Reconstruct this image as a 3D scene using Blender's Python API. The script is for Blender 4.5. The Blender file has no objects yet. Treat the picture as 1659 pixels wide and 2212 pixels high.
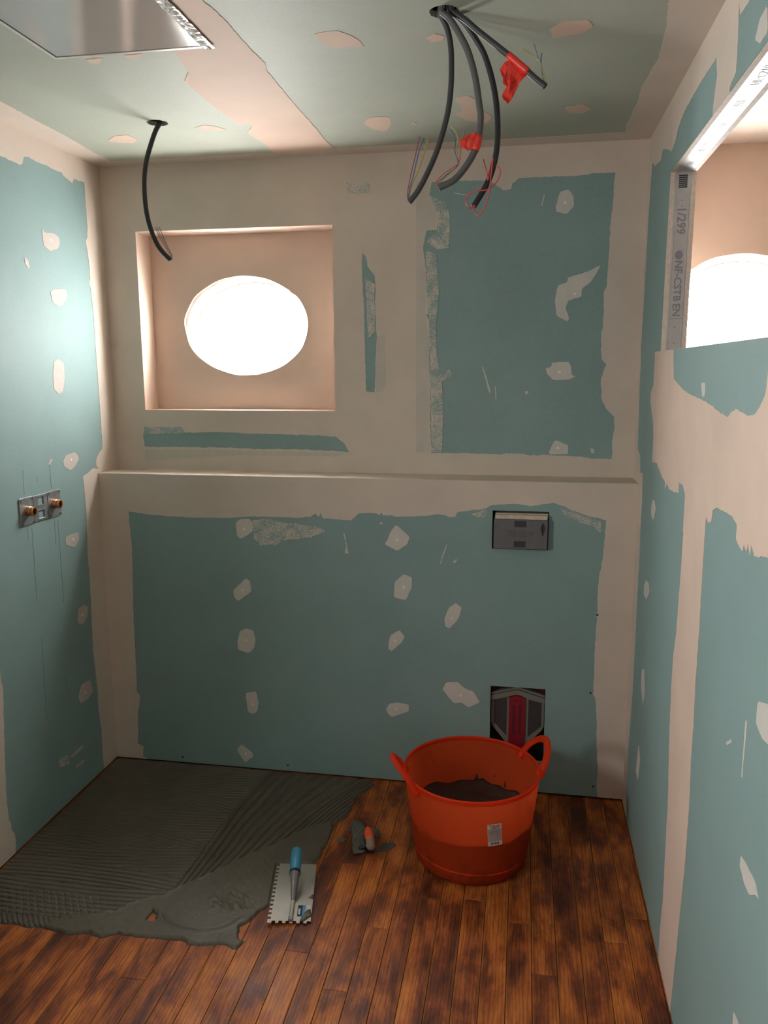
import bpy, bmesh, math, random
import numpy as np
from mathutils import Vector, Matrix, noise
from mathutils.geometry import tessellate_polygon

scene = bpy.context.scene
COL = scene.collection
random.seed(7)

# ------------------------------------------------------------------ camera
cam_d = bpy.data.cameras.new('camera')
cam = bpy.data.objects.new('camera', cam_d)
COL.objects.link(cam)
cam_d.sensor_fit = 'VERTICAL'
cam_d.sensor_height = 36.0
cam_d.lens = 1716.092 / 2212.0 * 36.0
cam_d.clip_start = 0.02
R_ = Matrix(((0.98506, -0.02665, 0.16997), (0.17200, 0.17454, -0.96949), (-0.00388, 0.98429, 0.17644)))
cam.matrix_world = Matrix.Translation((1.63579, -2.84887, 1.59451)) @ R_.normalized().to_4x4()
scene.camera = cam

# ------------------------------------------------------------------ daylight and exposure
SKY = 47.0
world = bpy.data.worlds.new('overcast_sky')
scene.world = world
world.use_nodes = True
bg = world.node_tree.nodes['Background']
bg.inputs['Color'].default_value = (1.0, 0.98, 0.955, 1)
bg.inputs['Strength'].default_value = SKY
vs = scene.view_settings
vs.view_transform = 'Standard'
vs.look = 'None'
vs.gamma = 1.0
vs.exposure = 0.50
vs.use_curve_mapping = False
scene.cycles.max_bounces = 14
scene.cycles.diffuse_bounces = 10
scene.cycles.transmission_bounces = 10
scene.cycles.transparent_max_bounces = 10
scene.cycles.sample_clamp_indirect = 12.0

W, DL, HC, LEDGE = 2.0374, 0.1590, 2.3669, 1.2
NB = DL + 0.1173                 # plane of the boards that carry the oval windows
Y0 = -3.3                        # wall behind the photographer
PART = 0.072                     # thickness of the stud partition on the right

def portal(name, loc, rot, sx, sy):
    l = bpy.data.lights.new(name, 'AREA')
    l.shape = 'RECTANGLE'; l.size = sx; l.size_y = sy
    l.cycles.is_portal = True
    o = bpy.data.objects.new(name, l); COL.objects.link(o)
    o.location = loc; o.rotation_euler = rot
    return o
portal('sky_portal', (0.5267, NB + 0.14, 1.7688), (math.radians(-90), 0, 0), 0.53, 0.41)
portal('sky_portal', (2.39, NB + 0.14, 1.803), (math.radians(-90), 0, 0), 0.53, 0.41)
portal('sky_portal', (-0.12, -2.35, 1.50), (math.radians(90), 0, math.radians(-90)), 0.52, 0.56)

# ------------------------------------------------------------------ materials
def M(name):
    m = bpy.data.materials.new(name); m.use_nodes = True
    nt = m.node_tree
    return m, nt, nt.nodes['Principled BSDF']
def N(nt, typ, **kw):
    n = nt.nodes.new(typ)
    for k, v in kw.items():
        if hasattr(n, k): setattr(n, k, v)
        else: n.inputs[k].default_value = v
    return n
def ramp(nt, src, stops):
    r = nt.nodes.new('ShaderNodeValToRGB')
    el = r.color_ramp.elements
    while len(el) < len(stops): el.new(0.5)
    for e, (p, c) in zip(el, stops):
        e.position = p; e.color = (*c, 1) if len(c) == 3 else c
    nt.links.new(src, r.inputs['Fac'])
    return r.outputs['Color']
def coords(nt, kind='Object', scale=(1, 1, 1)):
    t = nt.nodes.new('ShaderNodeTexCoord'); mp = nt.nodes.new('ShaderNodeMapping')
    mp.inputs['Scale'].default_value = scale
    nt.links.new(t.outputs[kind], mp.inputs['Vector'])
    return mp.outputs['Vector']
def world_coords(nt, scale=(1, 1, 1)):
    t = nt.nodes.new('ShaderNodeNewGeometry'); mp = nt.nodes.new('ShaderNodeMapping')
    mp.inputs['Scale'].default_value = scale
    nt.links.new(t.outputs['Position'], mp.inputs['Vector'])
    return mp.outputs['Vector']
def noise_fac(nt, vec, scale, detail=4, rough=0.55, dist=0.0):
    n = N(nt, 'ShaderNodeTexNoise'); n.inputs['Scale'].default_value = scale
    n.inputs['Detail'].default_value = detail; n.inputs['Roughness'].default_value = rough
    n.inputs['Distortion'].default_value = dist
    nt.links.new(vec, n.inputs['Vector'])
    return n.outputs['Fac']
def mix(nt, fac, a, b, blend='MIX'):
    n = nt.nodes.new('ShaderNodeMix'); n.data_type = 'RGBA'; n.blend_type = blend
    for sock, v in (('Factor', fac), ('A', a), ('B', b)):
        s = [i for i in n.inputs if i.name == sock and i.enabled][0] if sock == 'Factor' else [i for i in n.inputs if i.name == sock and i.type == 'RGBA'][0]
        if hasattr(v, 'is_linked') or hasattr(v, 'links'): nt.links.new(v, s)
        elif isinstance(v, (int, float)): s.default_value = v
        else: s.default_value = (*v, 1)
    return [o for o in n.outputs if o.type == 'RGBA'][0]
def bump(nt, bsdf, h, strength=0.2, dist=0.001):
    b = nt.nodes.new('ShaderNodeBump'); b.inputs['Strength'].default_value = strength; b.inputs['Distance'].default_value = dist
    nt.links.new(h, b.inputs['Height']); nt.links.new(b.outputs['Normal'], bsdf.inputs['Normal'])
def plain(name, col, rough=0.5, metal=0.0, var=0.0, scale=40, spec=None):
    m, nt, b = M(name)
    b.inputs['Roughness'].default_value = rough; b.inputs['Metallic'].default_value = metal
    if spec is not None: b.inputs['Specular IOR Level'].default_value = spec
    if var:
        f = noise_fac(nt, world_coords(nt), scale)
        c = ramp(nt, f, [(0.3, tuple(v * (1 - var) for v in col)), (0.7, tuple(min(1, v * (1 + var)) for v in col))])
        nt.links.new(c, b.inputs['Base Color'])
    else: b.inputs['Base Color'].default_value = (*col, 1)
    return m
GREEN = (0.245, 0.352, 0.345)
BEIGE = (0.65, 0.555, 0.48)
PINK = (0.70, 0.54, 0.45)

def board_mat(name, col):
    m, nt, b = M(name)
    v = world_coords(nt)
    f = noise_fac(nt, v, 2.3, 5, 0.6)
    c = ramp(nt, f, [(0.25, tuple(x * 0.90 for x in col)), (0.75, tuple(x * 1.10 for x in col))])
    f2 = noise_fac(nt, v, 160, 2)
    c = mix(nt, 0.10, c, ramp(nt, f2, [(0.3, tuple(x * 0.6 for x in col)), (0.7, tuple(x * 1.4 for x in col))]))
    nt.links.new(c, b.inputs['Base Color'])
    b.inputs['Roughness'].default_value = 0.62
    b.inputs['Specular IOR Level'].default_value = 0.3
    bump(nt, b, noise_fac(nt, v, 300, 2), 0.15, 0.0004)
    return m
def filler_mat(name, col, under=None, amount=0.0):
    m, nt, b = M(name)
    v = world_coords(nt)
    f = noise_fac(nt, v, 5, 5, 0.6)
    c = ramp(nt, f, [(0.25, tuple(x * 0.92 for x in col)), (0.75, tuple(min(1, x * 1.05) for x in col))])
    if under:
        g = noise_fac(nt, world_coords(nt, (1, 1, 0.4)), 14, 5, 0.7)
        fr = ramp(nt, g, [(0.35, (amount * 1.5,) * 3), (0.65, (amount * 0.5,) * 3)])
        c = mix(nt, fr, c, under)
    nt.links.new(c, b.inputs['Base Color'])
    b.inputs['Roughness'].default_value = 0.7
    b.inputs['Specular IOR Level'].default_value = 0.25
    bump(nt, b, noise_fac(nt, world_coords(nt, (1, 1, 0.35)), 60, 4), 0.25, 0.0008)
    return m
def scuff_mat(name, cover=0.5):
    m, nt, b = M(name)
    v = world_coords(nt, (1, 1, 1.5))
    f = noise_fac(nt, v, 230, 4, 0.65, 0.6)
    big = noise_fac(nt, world_coords(nt), 22, 3)
    add = N(nt, 'ShaderNodeMath', operation='MULTIPLY_ADD'); add.inputs[1].default_value = 0.45
    nt.links.new(big, add.inputs[0]); nt.links.new(f, add.inputs[2])
    p = 0.74 + (0.5 - cover) * 0.25
    c = ramp(nt, add.outputs[0], [(p - 0.03, GREEN), (p + 0.03, BEIGE)])
    nt.links.new(c, b.inputs['Base Color']); b.inputs['Roughness'].default_value = 0.7
    return m
MAT = {}
MAT['board'] = board_mat('green_plasterboard', GREEN)
MAT['board_ceiling'] = board_mat('glare_lightened_plasterboard', (0.39, 0.41, 0.345))  # board green paled: window light and haze on the ceiling are in the colour
MAT['board_white'] = board_mat('plain_plasterboard', (0.72, 0.62, 0.54))
MAT['filler'] = filler_mat('joint_filler', BEIGE)
MAT['filler_pink'] = filler_mat('joint_filler_pink', PINK)
MAT['filler_ceiling'] = filler_mat('ceiling_joint_filler', (0.62, 0.455, 0.365))
MAT['filler_thin'] = filler_mat('thin_filler', BEIGE, GREEN, 0.22)
MAT['filler_patch'] = filler_mat('screw_filler', (0.70, 0.635, 0.59), GREEN, 0.15)
MAT['filler_left'] = filler_mat('pinkish_screw_filler', (0.58, 0.49, 0.44), GREEN, 0.14)
MAT['filler_dot'] = plain('screw_dimple_filler', (0.86, 0.76, 0.66), 0.7)
MAT['scuff'] = scuff_mat('scuffed_filler', 0.55)
MAT['pencil'] = plain('pencil_graphite', (0.11, 0.17, 0.17), 0.6)
MAT['cavity'] = plain('dark_cavity', (0.02, 0.02, 0.022), 0.9)
MAT['steel'] = plain('galvanised_steel', (0.62, 0.62, 0.62), 0.42, 0.55, 0.08, 25)
MAT['board_core'] = plain('plasterboard_core', (0.72, 0.62, 0.54), 0.85, 0, 0.12, 90)
MAT['ink'] = plain('black_ink', (0.03, 0.03, 0.035), 0.7)
MAT['ink_soft'] = plain('faded_ink', (0.27, 0.27, 0.31), 0.7)
MAT['white_paint'] = plain('white_paint', (0.82, 0.80, 0.76), 0.45)
MAT['gasket'] = plain('window_gasket', (0.10, 0.06, 0.03), 0.7)

def glass_mat():
    m = bpy.data.materials.new('window_glass'); m.use_nodes = True
    nt = m.node_tree; nt.nodes.clear()
    out = nt.nodes.new('ShaderNodeOutputMaterial'); mx = nt.nodes.new('ShaderNodeMixShader')
    tr = nt.nodes.new('ShaderNodeBsdfTransparent'); gl = nt.nodes.new('ShaderNodeBsdfGlossy')
    tr.inputs['Color'].default_value = (0.95, 0.96, 0.96, 1); gl.inputs['Roughness'].default_value = 0.02
    mx.inputs[0].default_value = 0.06
    nt.links.new(tr.outputs[0], mx.inputs[1]); nt.links.new(gl.outputs[0], mx.inputs[2]); nt.links.new(mx.outputs[0], out.inputs[0])
    return m
MAT['glass'] = glass_mat()

def wood_mat():
    m, nt, b = M('stained_floor_plank')
    oi = nt.nodes.new('ShaderNodeObjectInfo')
    tc = nt.nodes.new('ShaderNodeNewGeometry')
    # per-plank offset so that the grain and the stain break at each joint
    off = N(nt, 'ShaderNodeVectorMath', operation='SCALE'); off.inputs[0].default_value = (37.0, 91.0, 13.0)
    nt.links.new(oi.outputs['Random'], off.inputs['Scale'])
    addv = N(nt, 'ShaderNodeVectorMath', operation='ADD')
    nt.links.new(tc.outputs['Position'], addv.inputs[0]); nt.links.new(off.outputs['Vector'], addv.inputs[1])
    def sc(s):
        mp = nt.nodes.new('ShaderNodeMapping'); mp.inputs['Scale'].default_value = s
        nt.links.new(addv.outputs['Vector'], mp.inputs['Vector']); return mp.outputs['Vector']
    # long grain
    wv = N(nt, 'ShaderNodeTexWave', wave_type='BANDS', bands_direction='X')
    wv.inputs['Scale'].default_value = 30; wv.inputs['Distortion'].default_value = 7.0
    wv.inputs['Detail'].default_value = 3; wv.inputs['Detail Scale'].default_value = 1.2
    nt.links.new(sc((1, 0.10, 1)), wv.inputs['Vector'])
    fine = noise_fac(nt, sc((1, 0.035, 1)), 420, 3, 0.6)
    # stain blotches, stretched a little across the boards
    blot = noise_fac(nt, sc((1.3, 0.42, 1)), 9, 5, 0.62, 0.5)
    blot2 = noise_fac(nt, world_coords(nt, (1.0, 0.75, 1)), 7.5, 5, 0.62, 0.4)
    tone = N(nt, 'ShaderNodeMath', operation='MULTIPLY_ADD'); tone.inputs[1].default_value = 0.13; tone.inputs[2].default_value = -0.065
    nt.links.new(oi.outputs['Random'], tone.inputs[0])
    s1 = N(nt, 'ShaderNodeMath', operation='ADD'); nt.links.new(blot, s1.inputs[0]); nt.links.new(tone.outputs[0], s1.inputs[1])
    s2 = N(nt, 'ShaderNodeMath', operation='MULTIPLY_ADD'); s2.inputs[1].default_value = 0.55
    nt.links.new(blot2, s2.inputs[0]); nt.links.new(s1.outputs[0], s2.inputs[2])
    c = ramp(nt, s2.outputs[0], [(0.56, (0.080, 0.020, 0.009)), (0.70, (0.205, 0.050, 0.015)), (0.82, (0.42, 0.112, 0.022)), (0.97, (0.60, 0.19, 0.038))])
    gr = ramp(nt, wv.outputs['Fac'], [(0.0, (0.60, 0.56, 0.55)), (0.35, (1, 1, 1)), (1.0, (1.06, 1.05, 1.0))])
    c = mix(nt, 0.75, c, gr, 'MULTIPLY')
    fg = ramp(nt, fine, [(0.36, (0.45, 0.42, 0.40)), (0.52, (1, 1, 1))])
    c = mix(nt, 0.6, c, fg, 'MULTIPLY')
    # stain rubbed thin along the plank edges
    oc = nt.nodes.new('ShaderNodeTexCoord'); sx = nt.nodes.new('ShaderNodeSeparateXYZ'); nt.links.new(oc.outputs['Object'], sx.inputs[0])
    ab = N(nt, 'ShaderNodeMath', operation='ABSOLUTE'); nt.links.new(sx.outputs['X'], ab.inputs[0])
    jit = N(nt, 'ShaderNodeMath', operation='MULTIPLY_ADD'); jit.inputs[1].default_value = 0.010
    nt.links.new(noise_fac(nt, sc((1, 0.25, 1)), 30, 3), jit.inputs[0]); nt.links.new(ab.outputs[0], jit.inputs[2])
    ef = ramp(nt, jit.outputs[0], [(0.0340, (0, 0, 0)), (0.0392, (0.5, 0.5, 0.5))])
    c = mix(nt, ef, c, (0.46, 0.165, 0.035))
    # dusty scuffs
    du = noise_fac(nt, world_coords(nt, (1.0, 0.6, 1)), 6.5, 6, 0.7)
    duf = ramp(nt, du, [(0.62, (0, 0, 0)), (0.80, (0.22, 0.22, 0.22))])
    c = mix(nt, duf, c, (0.30, 0.22, 0.18))
    nt.links.new(c, b.inputs['Base Color'])
    rr = ramp(nt, blot2, [(0.3, (0.38,) * 3), (0.7, (0.58,) * 3)])
    nt.links.new(rr, b.inputs['Roughness'])
    b.inputs['Specular IOR Level'].default_value = 0.35
    bump(nt, b, fine, 0.25, 0.0006)
    return m
MAT['wood'] = wood_mat()

def mortar_mat(name, col, rough=0.48):
    m, nt, b = M(name)
    v = world_coords(nt)
    f = noise_fac(nt, v, 7, 5, 0.6)
    c = ramp(nt, f, [(0.3, tuple(x * 0.88 for x in col)), (0.7, tuple(x * 1.12 for x in col))])
    nt.links.new(c, b.inputs['Base Color'])
    b.inputs['Roughness'].default_value = rough; b.inputs['Specular IOR Level'].default_value = 0.4
    bump(nt, b, noise_fac(nt, v, 120, 5, 0.6), 0.35, 0.0012)
    return m
MAT['mortar'] = mortar_mat('tile_adhesive', (0.108, 0.089, 0.065))
MAT['mortar_tub'] = mortar_mat('orange_lit_tub_adhesive', (0.045, 0.026, 0.021), 0.55)  # grey adhesive darkened and reddened to carry the tub's orange inner light

def tub_mat():
    m, nt, b = M('orange_flexible_plastic')
    out = [n for n in nt.nodes if n.type == 'OUTPUT_MATERIAL'][0]
    v = world_coords(nt)
    col = ramp(nt, noise_fac(nt, v, 6, 4), [(0.3, (0.93, 0.105, 0.028)), (0.7, (0.97, 0.125, 0.034))])
    # dried dust and smears on the outside near the base
    geo = nt.nodes.new('ShaderNodeNewGeometry'); sep = nt.nodes.new('ShaderNodeSeparateXYZ')
    nt.links.new(geo.outputs['Position'], sep.inputs[0])
    st = noise_fac(nt, v, 15, 6, 0.7, 0.5)
    ml = N(nt, 'ShaderNodeMath', operation='MULTIPLY_ADD'); ml.inputs[1].default_value = -1.3; nt.links.new(sep.outputs['Z'], ml.inputs[0]); nt.links.new(st, ml.inputs[2])
    fac = ramp(nt, ml.outputs[0], [(0.42, (0, 0, 0)), (0.60, (0.42, 0.42, 0.42))])
    col = mix(nt, fac, col, (0.30, 0.055, 0.03))
    nt.links.new(col, b.inputs['Base Color'])
    b.inputs['Roughness'].default_value = 0.42; b.inputs['Specular IOR Level'].default_value = 0.35
    tr = nt.nodes.new('ShaderNodeBsdfTranslucent'); nt.links.new(col, tr.inputs['Color'])
    mx = nt.nodes.new('ShaderNodeMixShader'); mx.inputs[0].default_value = 0.72
    nt.links.new(b.outputs[0], mx.inputs[1]); nt.links.new(tr.outputs[0], mx.inputs[2]); nt.links.new(mx.outputs[0], out.inputs[0])
    return m
MAT['tub'] = tub_mat()
MAT['black_conduit'] = plain('black_conduit', (0.018, 0.020, 0.024), 0.45)
MAT['dark_conduit'] = plain('dark_grey_conduit', (0.045, 0.046, 0.050), 0.5)
MAT['grey_conduit'] = plain('grey_conduit', (0.10, 0.098, 0.098), 0.5)
MAT['tape'] = plain('red_tape', (0.78, 0.045, 0.03), 0.4)
MAT['wire_red'] = plain('red_wire', (0.62, 0.07, 0.07), 0.45)
MAT['wire_brown'] = plain('brown_red_wire', (0.33, 0.06, 0.06), 0.45)
MAT['wire_blue'] = plain('blue_wire', (0.05, 0.12, 0.30), 0.45)
MAT['wire_yellow'] = plain('yellow_green_wire', (0.36, 0.33, 0.06), 0.45)
MAT['wire_grey'] = plain('grey_wire', (0.22, 0.21, 0.24), 0.45)
MAT['brass'] = plain('brass_fitting', (0.72, 0.36, 0.18), 0.28, 1.0)
MAT['zinc'] = plain('zinc_plate', (0.33, 0.35, 0.37), 0.40, 0.7, 0.12, 30)
MAT['screw'] = plain('screw_steel', (0.60, 0.60, 0.60), 0.25, 0.9)
MAT['trowel_steel'] = plain('trowel_steel', (0.46, 0.42, 0.37), 0.42, 0.55, 0.07, 20)
MAT['blue_grip'] = plain('blue_rubber_grip', (0.045, 0.255, 0.385), 0.42)
MAT['black_rubber'] = plain('black_rubber', (0.012, 0.013, 0.016), 0.5)
MAT['grey_alloy'] = plain('grey_alloy', (0.22, 0.20, 0.20), 0.42, 0.35)
MAT['orange_grip'] = plain('orange_handle', (0.88, 0.11, 0.025), 0.4)
MAT['dusty_grip'] = plain('mortar_dusted_handle', (0.30, 0.20, 0.17), 0.8)
MAT['blade_mortar'] = mortar_mat('mortar_coated_blade', (0.105, 0.098, 0.08), 0.6)
MAT['grey_plastic'] = plain('grey_plastic', (0.135, 0.13, 0.135), 0.5, 0, 0.08, 60)
MAT['dark_plastic'] = plain('dark_blue_grey_plastic', (0.030, 0.034, 0.05), 0.5)
MAT['card'] = plain('raw_cardboard_edge', (0.62, 0.52, 0.42), 0.8, 0, 0.15, 60)
MAT['red_plastic'] = plain('red_plastic', (0.25, 0.010, 0.022), 0.45)
MAT['dark_red'] = plain('dark_red_plastic', (0.12, 0.012, 0.022), 0.5)
MAT['shaded_light_grey'] = plain('shaded_light_grey_plastic', (0.20, 0.20, 0.175), 0.5)  # grey darkened: the shadow in the recess is part of the colour
MAT['shaded_mid_grey'] = plain('shaded_mid_grey_plastic', (0.05, 0.047, 0.05), 0.5)  # likewise darkened for the recess shadow
MAT['paper'] = plain('label_paper', (0.62, 0.55, 0.54), 0.6)
MAT['paper_grey'] = plain('label_paper_grey', (0.40, 0.31, 0.30), 0.6)
MAT['label_red'] = plain('label_red_print', (0.35, 0.03, 0.05), 0.6)
MAT['label_blue'] = plain('label_blue_print', (0.04, 0.26, 0.48), 0.45)
MAT['gloss_panel'] = plain('glossy_white_panel', (0.30, 0.27, 0.25), 0.12, 0.0)
MAT['film'] = plain('crumpled_film', (0.80, 0.78, 0.74), 0.18)
MAT['frame_grey'] = plain('hatch_frame_grey', (0.55, 0.51, 0.48), 0.3, 0.4)

# ------------------------------------------------------------------ geometry helpers
def tag(o, label=None, cat=None, group=None, kind=None):
    if label: o['label'] = label
    if cat: o['category'] = cat
    if group: o['group'] = group
    if kind: o['kind'] = kind
    return o
def link_mesh(name, verts, faces, mat, parent=None, smooth=False):
    me = bpy.data.meshes.new(name)
    me.from_pydata([tuple(v) for v in verts], [], [tuple(f) for f in faces])
    me.update()
    bm = bmesh.new(); bm.from_mesh(me); bmesh.ops.recalc_face_normals(bm, faces=bm.faces); bm.to_mesh(me); bm.free()
    if smooth:
        for p in me.polygons: p.use_smooth = True
    if mat is not None: me.materials.append(mat)
    o = bpy.data.objects.new(name, me); COL.objects.link(o)
    if parent is not None: o.parent = parent
    return o
def empty(name, loc=(0, 0, 0)):
    o = bpy.data.objects.new(name, None); COL.objects.link(o); o.location = loc; o.empty_display_size = 0.05
    return o
def rel(o, parent):
    """parent o keeping its world position (parents are only translated)"""
    o.parent = parent
    o.matrix_parent_inverse = Matrix.Translation(-parent.location)
    return o
class MB:
    def __init__(s): s.v = []; s.f = []
    def add(s, v, f):
        b = len(s.v); s.v += [tuple(x) for x in v]; s.f += [tuple(b + i for i in q) for q in f]
    def box(s, a, b, mat=None):
        x0, y0, z0 = a; x1, y1, z1 = b
        v = [(x0, y0, z0), (x1, y0, z0), (x1, y1, z0), (x0, y1, z0), (x0, y0, z1), (x1, y0, z1), (x1, y1, z1), (x0, y1, z1)]
        if mat is not None: v = [mat @ Vector(p) for p in v]
        s.add(v, [(0, 3, 2, 1), (4, 5, 6, 7), (0, 1, 5, 4), (1, 2, 6, 5), (2, 3, 7, 6), (3, 0, 4, 7)])
    def prism(s, loops, to3d, t):
        """loops: outer + holes as 2D lists; to3d(a,b,h) -> point; solid of thickness t"""
        tri = tessellate_polygon([[Vector((a, b, 0)) for a, b in lp] for lp in loops])
        flat = [q for lp in loops for q in lp]; n = len(flat)
        v = [to3d(a, b, 0) for a, b in flat] + [to3d(a, b, t) for a, b in flat]
        f = [tuple(q) for q in tri] + [tuple(n + i for i in reversed(q)) for q in tri]
        k = 0
        for lp in loops:
            m = len(lp)
            for i in range(m):
                j = (i + 1) % m; f.append((k + i, k + j, n + k + j, n + k + i))
            k += m
        s.add(v, f)
    def build(s, name, mat, parent=None, smooth=False): return link_mesh(name, s.v, s.f, mat, parent, smooth)
def bevel(o, w, seg=2):
    m = o.modifiers.new('bevel', 'BEVEL'); m.width = w; m.segments = seg; m.limit_method = 'ANGLE'
    return o
def shade_smooth(o):
    for p in o.data.polygons: p.use_smooth = True
    return o
def catmull(pts, n=8):
    P = [Vector(p) for p in pts]; P = [P[0] * 2 - P[1]] + P + [P[-1] * 2 - P[-2]]
    out = []
    for i in range(1, len(P) - 2):
        p0, p1, p2, p3 = P[i - 1:i + 3]
        for k in range(n):
            t = k / n
            out.append(0.5 * ((2 * p1) + (p2 - p0) * t + (2 * p0 - 5 * p1 + 4 * p2 - p3) * t * t + (3 * p1 - p0 - 3 * p2 + p3) * t ** 3))
    out.append(P[-2]); return out
def resample(P, step):
    L = [0]
    for a, b in zip(P, P[1:]): L.append(L[-1] + (b - a).length)
    n = max(2, int(L[-1] / step)); out = []; j = 0
    for i in range(n + 1):
        s = L[-1] * i / n
        while j < len(P) - 2 and L[j + 1] < s: j += 1
        d = L[j + 1] - L[j]; t = (s - L[j]) / d if d > 0 else 0
        out.append(P[j].lerp(P[j + 1], min(1, max(0, t))))
    return out
def tube(mb, P, rad, sides=8, cap0=True, cap1=True, squash=None):
    """P list of Vectors; rad number or f(i,n)"""
    n = len(P); T = [(P[min(i + 1, n - 1)] - P[max(i - 1, 0)]).normalized() for i in range(n)]
    up = Vector((0, 0, 1)) if abs(T[0].z) < 0.9 else Vector((1, 0, 0))
    u = (up - T[0] * up.dot(T[0])).normalized(); v = []; 
    for i in range(n):
        u = (u - T[i] * u.dot(T[i])).normalized(); w = T[i].cross(u)
        r = rad(i, n) if callable(rad) else rad
        ru, rw = (r, r) if squash is None else (r * squash[0], r * squash[1])
        for k in range(sides):
            a = 2 * math.pi * k / sides; v.append(P[i] + u * math.cos(a) * ru + w * math.sin(a) * rw)
    f = []
    for i in range(n - 1):
        for k in range(sides):
            k2 = (k + 1) % sides; f.append((i * sides + k, i * sides + k2, (i + 1) * sides + k2, (i + 1) * sides + k))
    if cap0: f.append(tuple(reversed(range(sides))))
    if cap1: f.append(tuple((n - 1) * sides + k for k in range(sides)))
    mb.add(v, f)
def ellipse(cx, cy, rx, ry, n=64, rough=0.0, seed=0):
    out = []
    for k in range(n):
        a = 2 * math.pi * k / n; r = 1 + rough * noise.noise(Vector((math.cos(a) * 3 + seed, math.sin(a) * 3, seed)))
        out.append((cx + rx * r * math.cos(a), cy + ry * r * math.sin(a)))
    return out
PLANES = {
    'low':   lambda a, b, h: (a, -h, b),
    'up':    lambda a, b, h: (a, DL - h, b),
    'left':  lambda a, b, h: (h, a, b),
    'right': lambda a, b, h: (W - h, a, b),
    'ceil':  lambda a, b, h: (a, b, HC - h),
    'floor': lambda a, b, h: (a, b, h)}
def ragged(loop, amp=0.0016, step=0.006, seed=0.0, fixed=None):
    out = []
    n = len(loop)
    for i in range(n):
        a = Vector(loop[i]); b = Vector(loop[(i + 1) % n]); d = b - a; L = d.length
        if L < 1e-6: continue
        nrm = Vector((-d.y, d.x)) / L
        k = 1 if (fixed and fixed(a, b)) else max(1, int(L / step))
        for j in range(k):
            p = a + d * (j / k)
            if k > 1 and j > 0:
                q = Vector((p.x * 55 + seed, p.y * 55, seed * 1.7)); q2 = q * 4.0
                e = min(j, k - j) / max(1, k)
                p = p + nrm * amp * (noise.noise(q) * 1.4 + noise.noise(q2) * 0.9)
            out.append((p.x, p.y))
    return out
_seed = [0]
def sheet(name, plane, loops, mat, parent, t=0.0009, amp=0.0016, step=0.006, fixed=None, base=0.0, label=None):
    _seed[0] += 1.37
    R = [ragged(lp, amp, step, _seed[0] + 3.1 * i, fixed) for i, lp in enumerate(loops)]
    P = PLANES[plane]
    mb = MB(); mb.prism(R, lambda a, b, h: P(a, b, base + h), t)
    o = mb.build(name, mat, parent)
    if label: o['label'] = label
    return o
def patches(plane, polys, parent, mat='filler_patch', dots=0, t=0.0009, name='filler_patch'):
    for i, pl in enumerate(polys):
        # round the corners of each trowelled patch
        P = [Vector((a, b, 0)) for a, b in pl]
        big = max((p - P[0]).length for p in P) > 0.025
        if big:
            q = []
            n = len(P)
            for k in range(n):
                a, b = P[k], P[(k + 1) % n]; q += [a.lerp(b, 0.10), a.lerp(b, 0.90)]
            pl2 = [(p.x, p.y) for p in q]
        else: pl2 = pl
        o = sheet(name, plane, [pl2], MAT[mat], parent, t, 0.0009 if big else 0.0003, 0.005)
        if i < dots:
            c = sum(P, Vector()) / len(P); c += Vector((noise.noise(P[0] * 9), noise.noise(P[0] * 9 + Vector((5, 0, 0))), 0)) * 0.006
            mb = MB(); PF = PLANES[plane]
            mb.prism([ellipse(c.x, c.y, 0.0052, 0.0052, 10)], lambda a, b, h: PF(a, b, t + h), 0.0006)
            mb.build('screw_dimple', MAT['filler_dot'], o)
def text_mesh(s, size, bold=0.0):
    cu = bpy.data.curves.new('lettering', 'FONT'); cu.body = s; cu.size = size; cu.align_x = 'CENTER'; cu.align_y = 'CENTER'; cu.offset = bold
    cu.resolution_u = 2
    o = bpy.data.objects.new('lettering', cu); COL.objects.link(o)
    bpy.context.view_layer.update()
    me = bpy.data.meshes.new_from_object(o.evaluated_get(bpy.context.evaluated_depsgraph_get()))
    v = [x.co.copy() for x in me.vertices]; f = [tuple(p.vertices) for p in me.polygons]
    bpy.data.objects.remove(o); bpy.data.curves.remove(cu); bpy.data.meshes.remove(me)
    return v, f
def text_solid(mb, s, size, to3d, h=0.0004, bold=0.0):
    v, f = text_mesh(s, size, bold); n = len(v)
    V = [to3d(p.x, p.y, 0) for p in v] + [to3d(p.x, p.y, h) for p in v]
    F = [tuple(n + i for i in q) for q in f]
    cnt = {}
    for q in f:
        for a, b in zip(q, q[1:] + q[:1]):
            k = (min(a, b), max(a, b)); cnt.setdefault(k, []).append((a, b))
    for k, e in cnt.items():
        if len(e) == 1: a, b = e[0]; F.append((a, b, n + b, n + a))
    mb.add(V, F)

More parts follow.
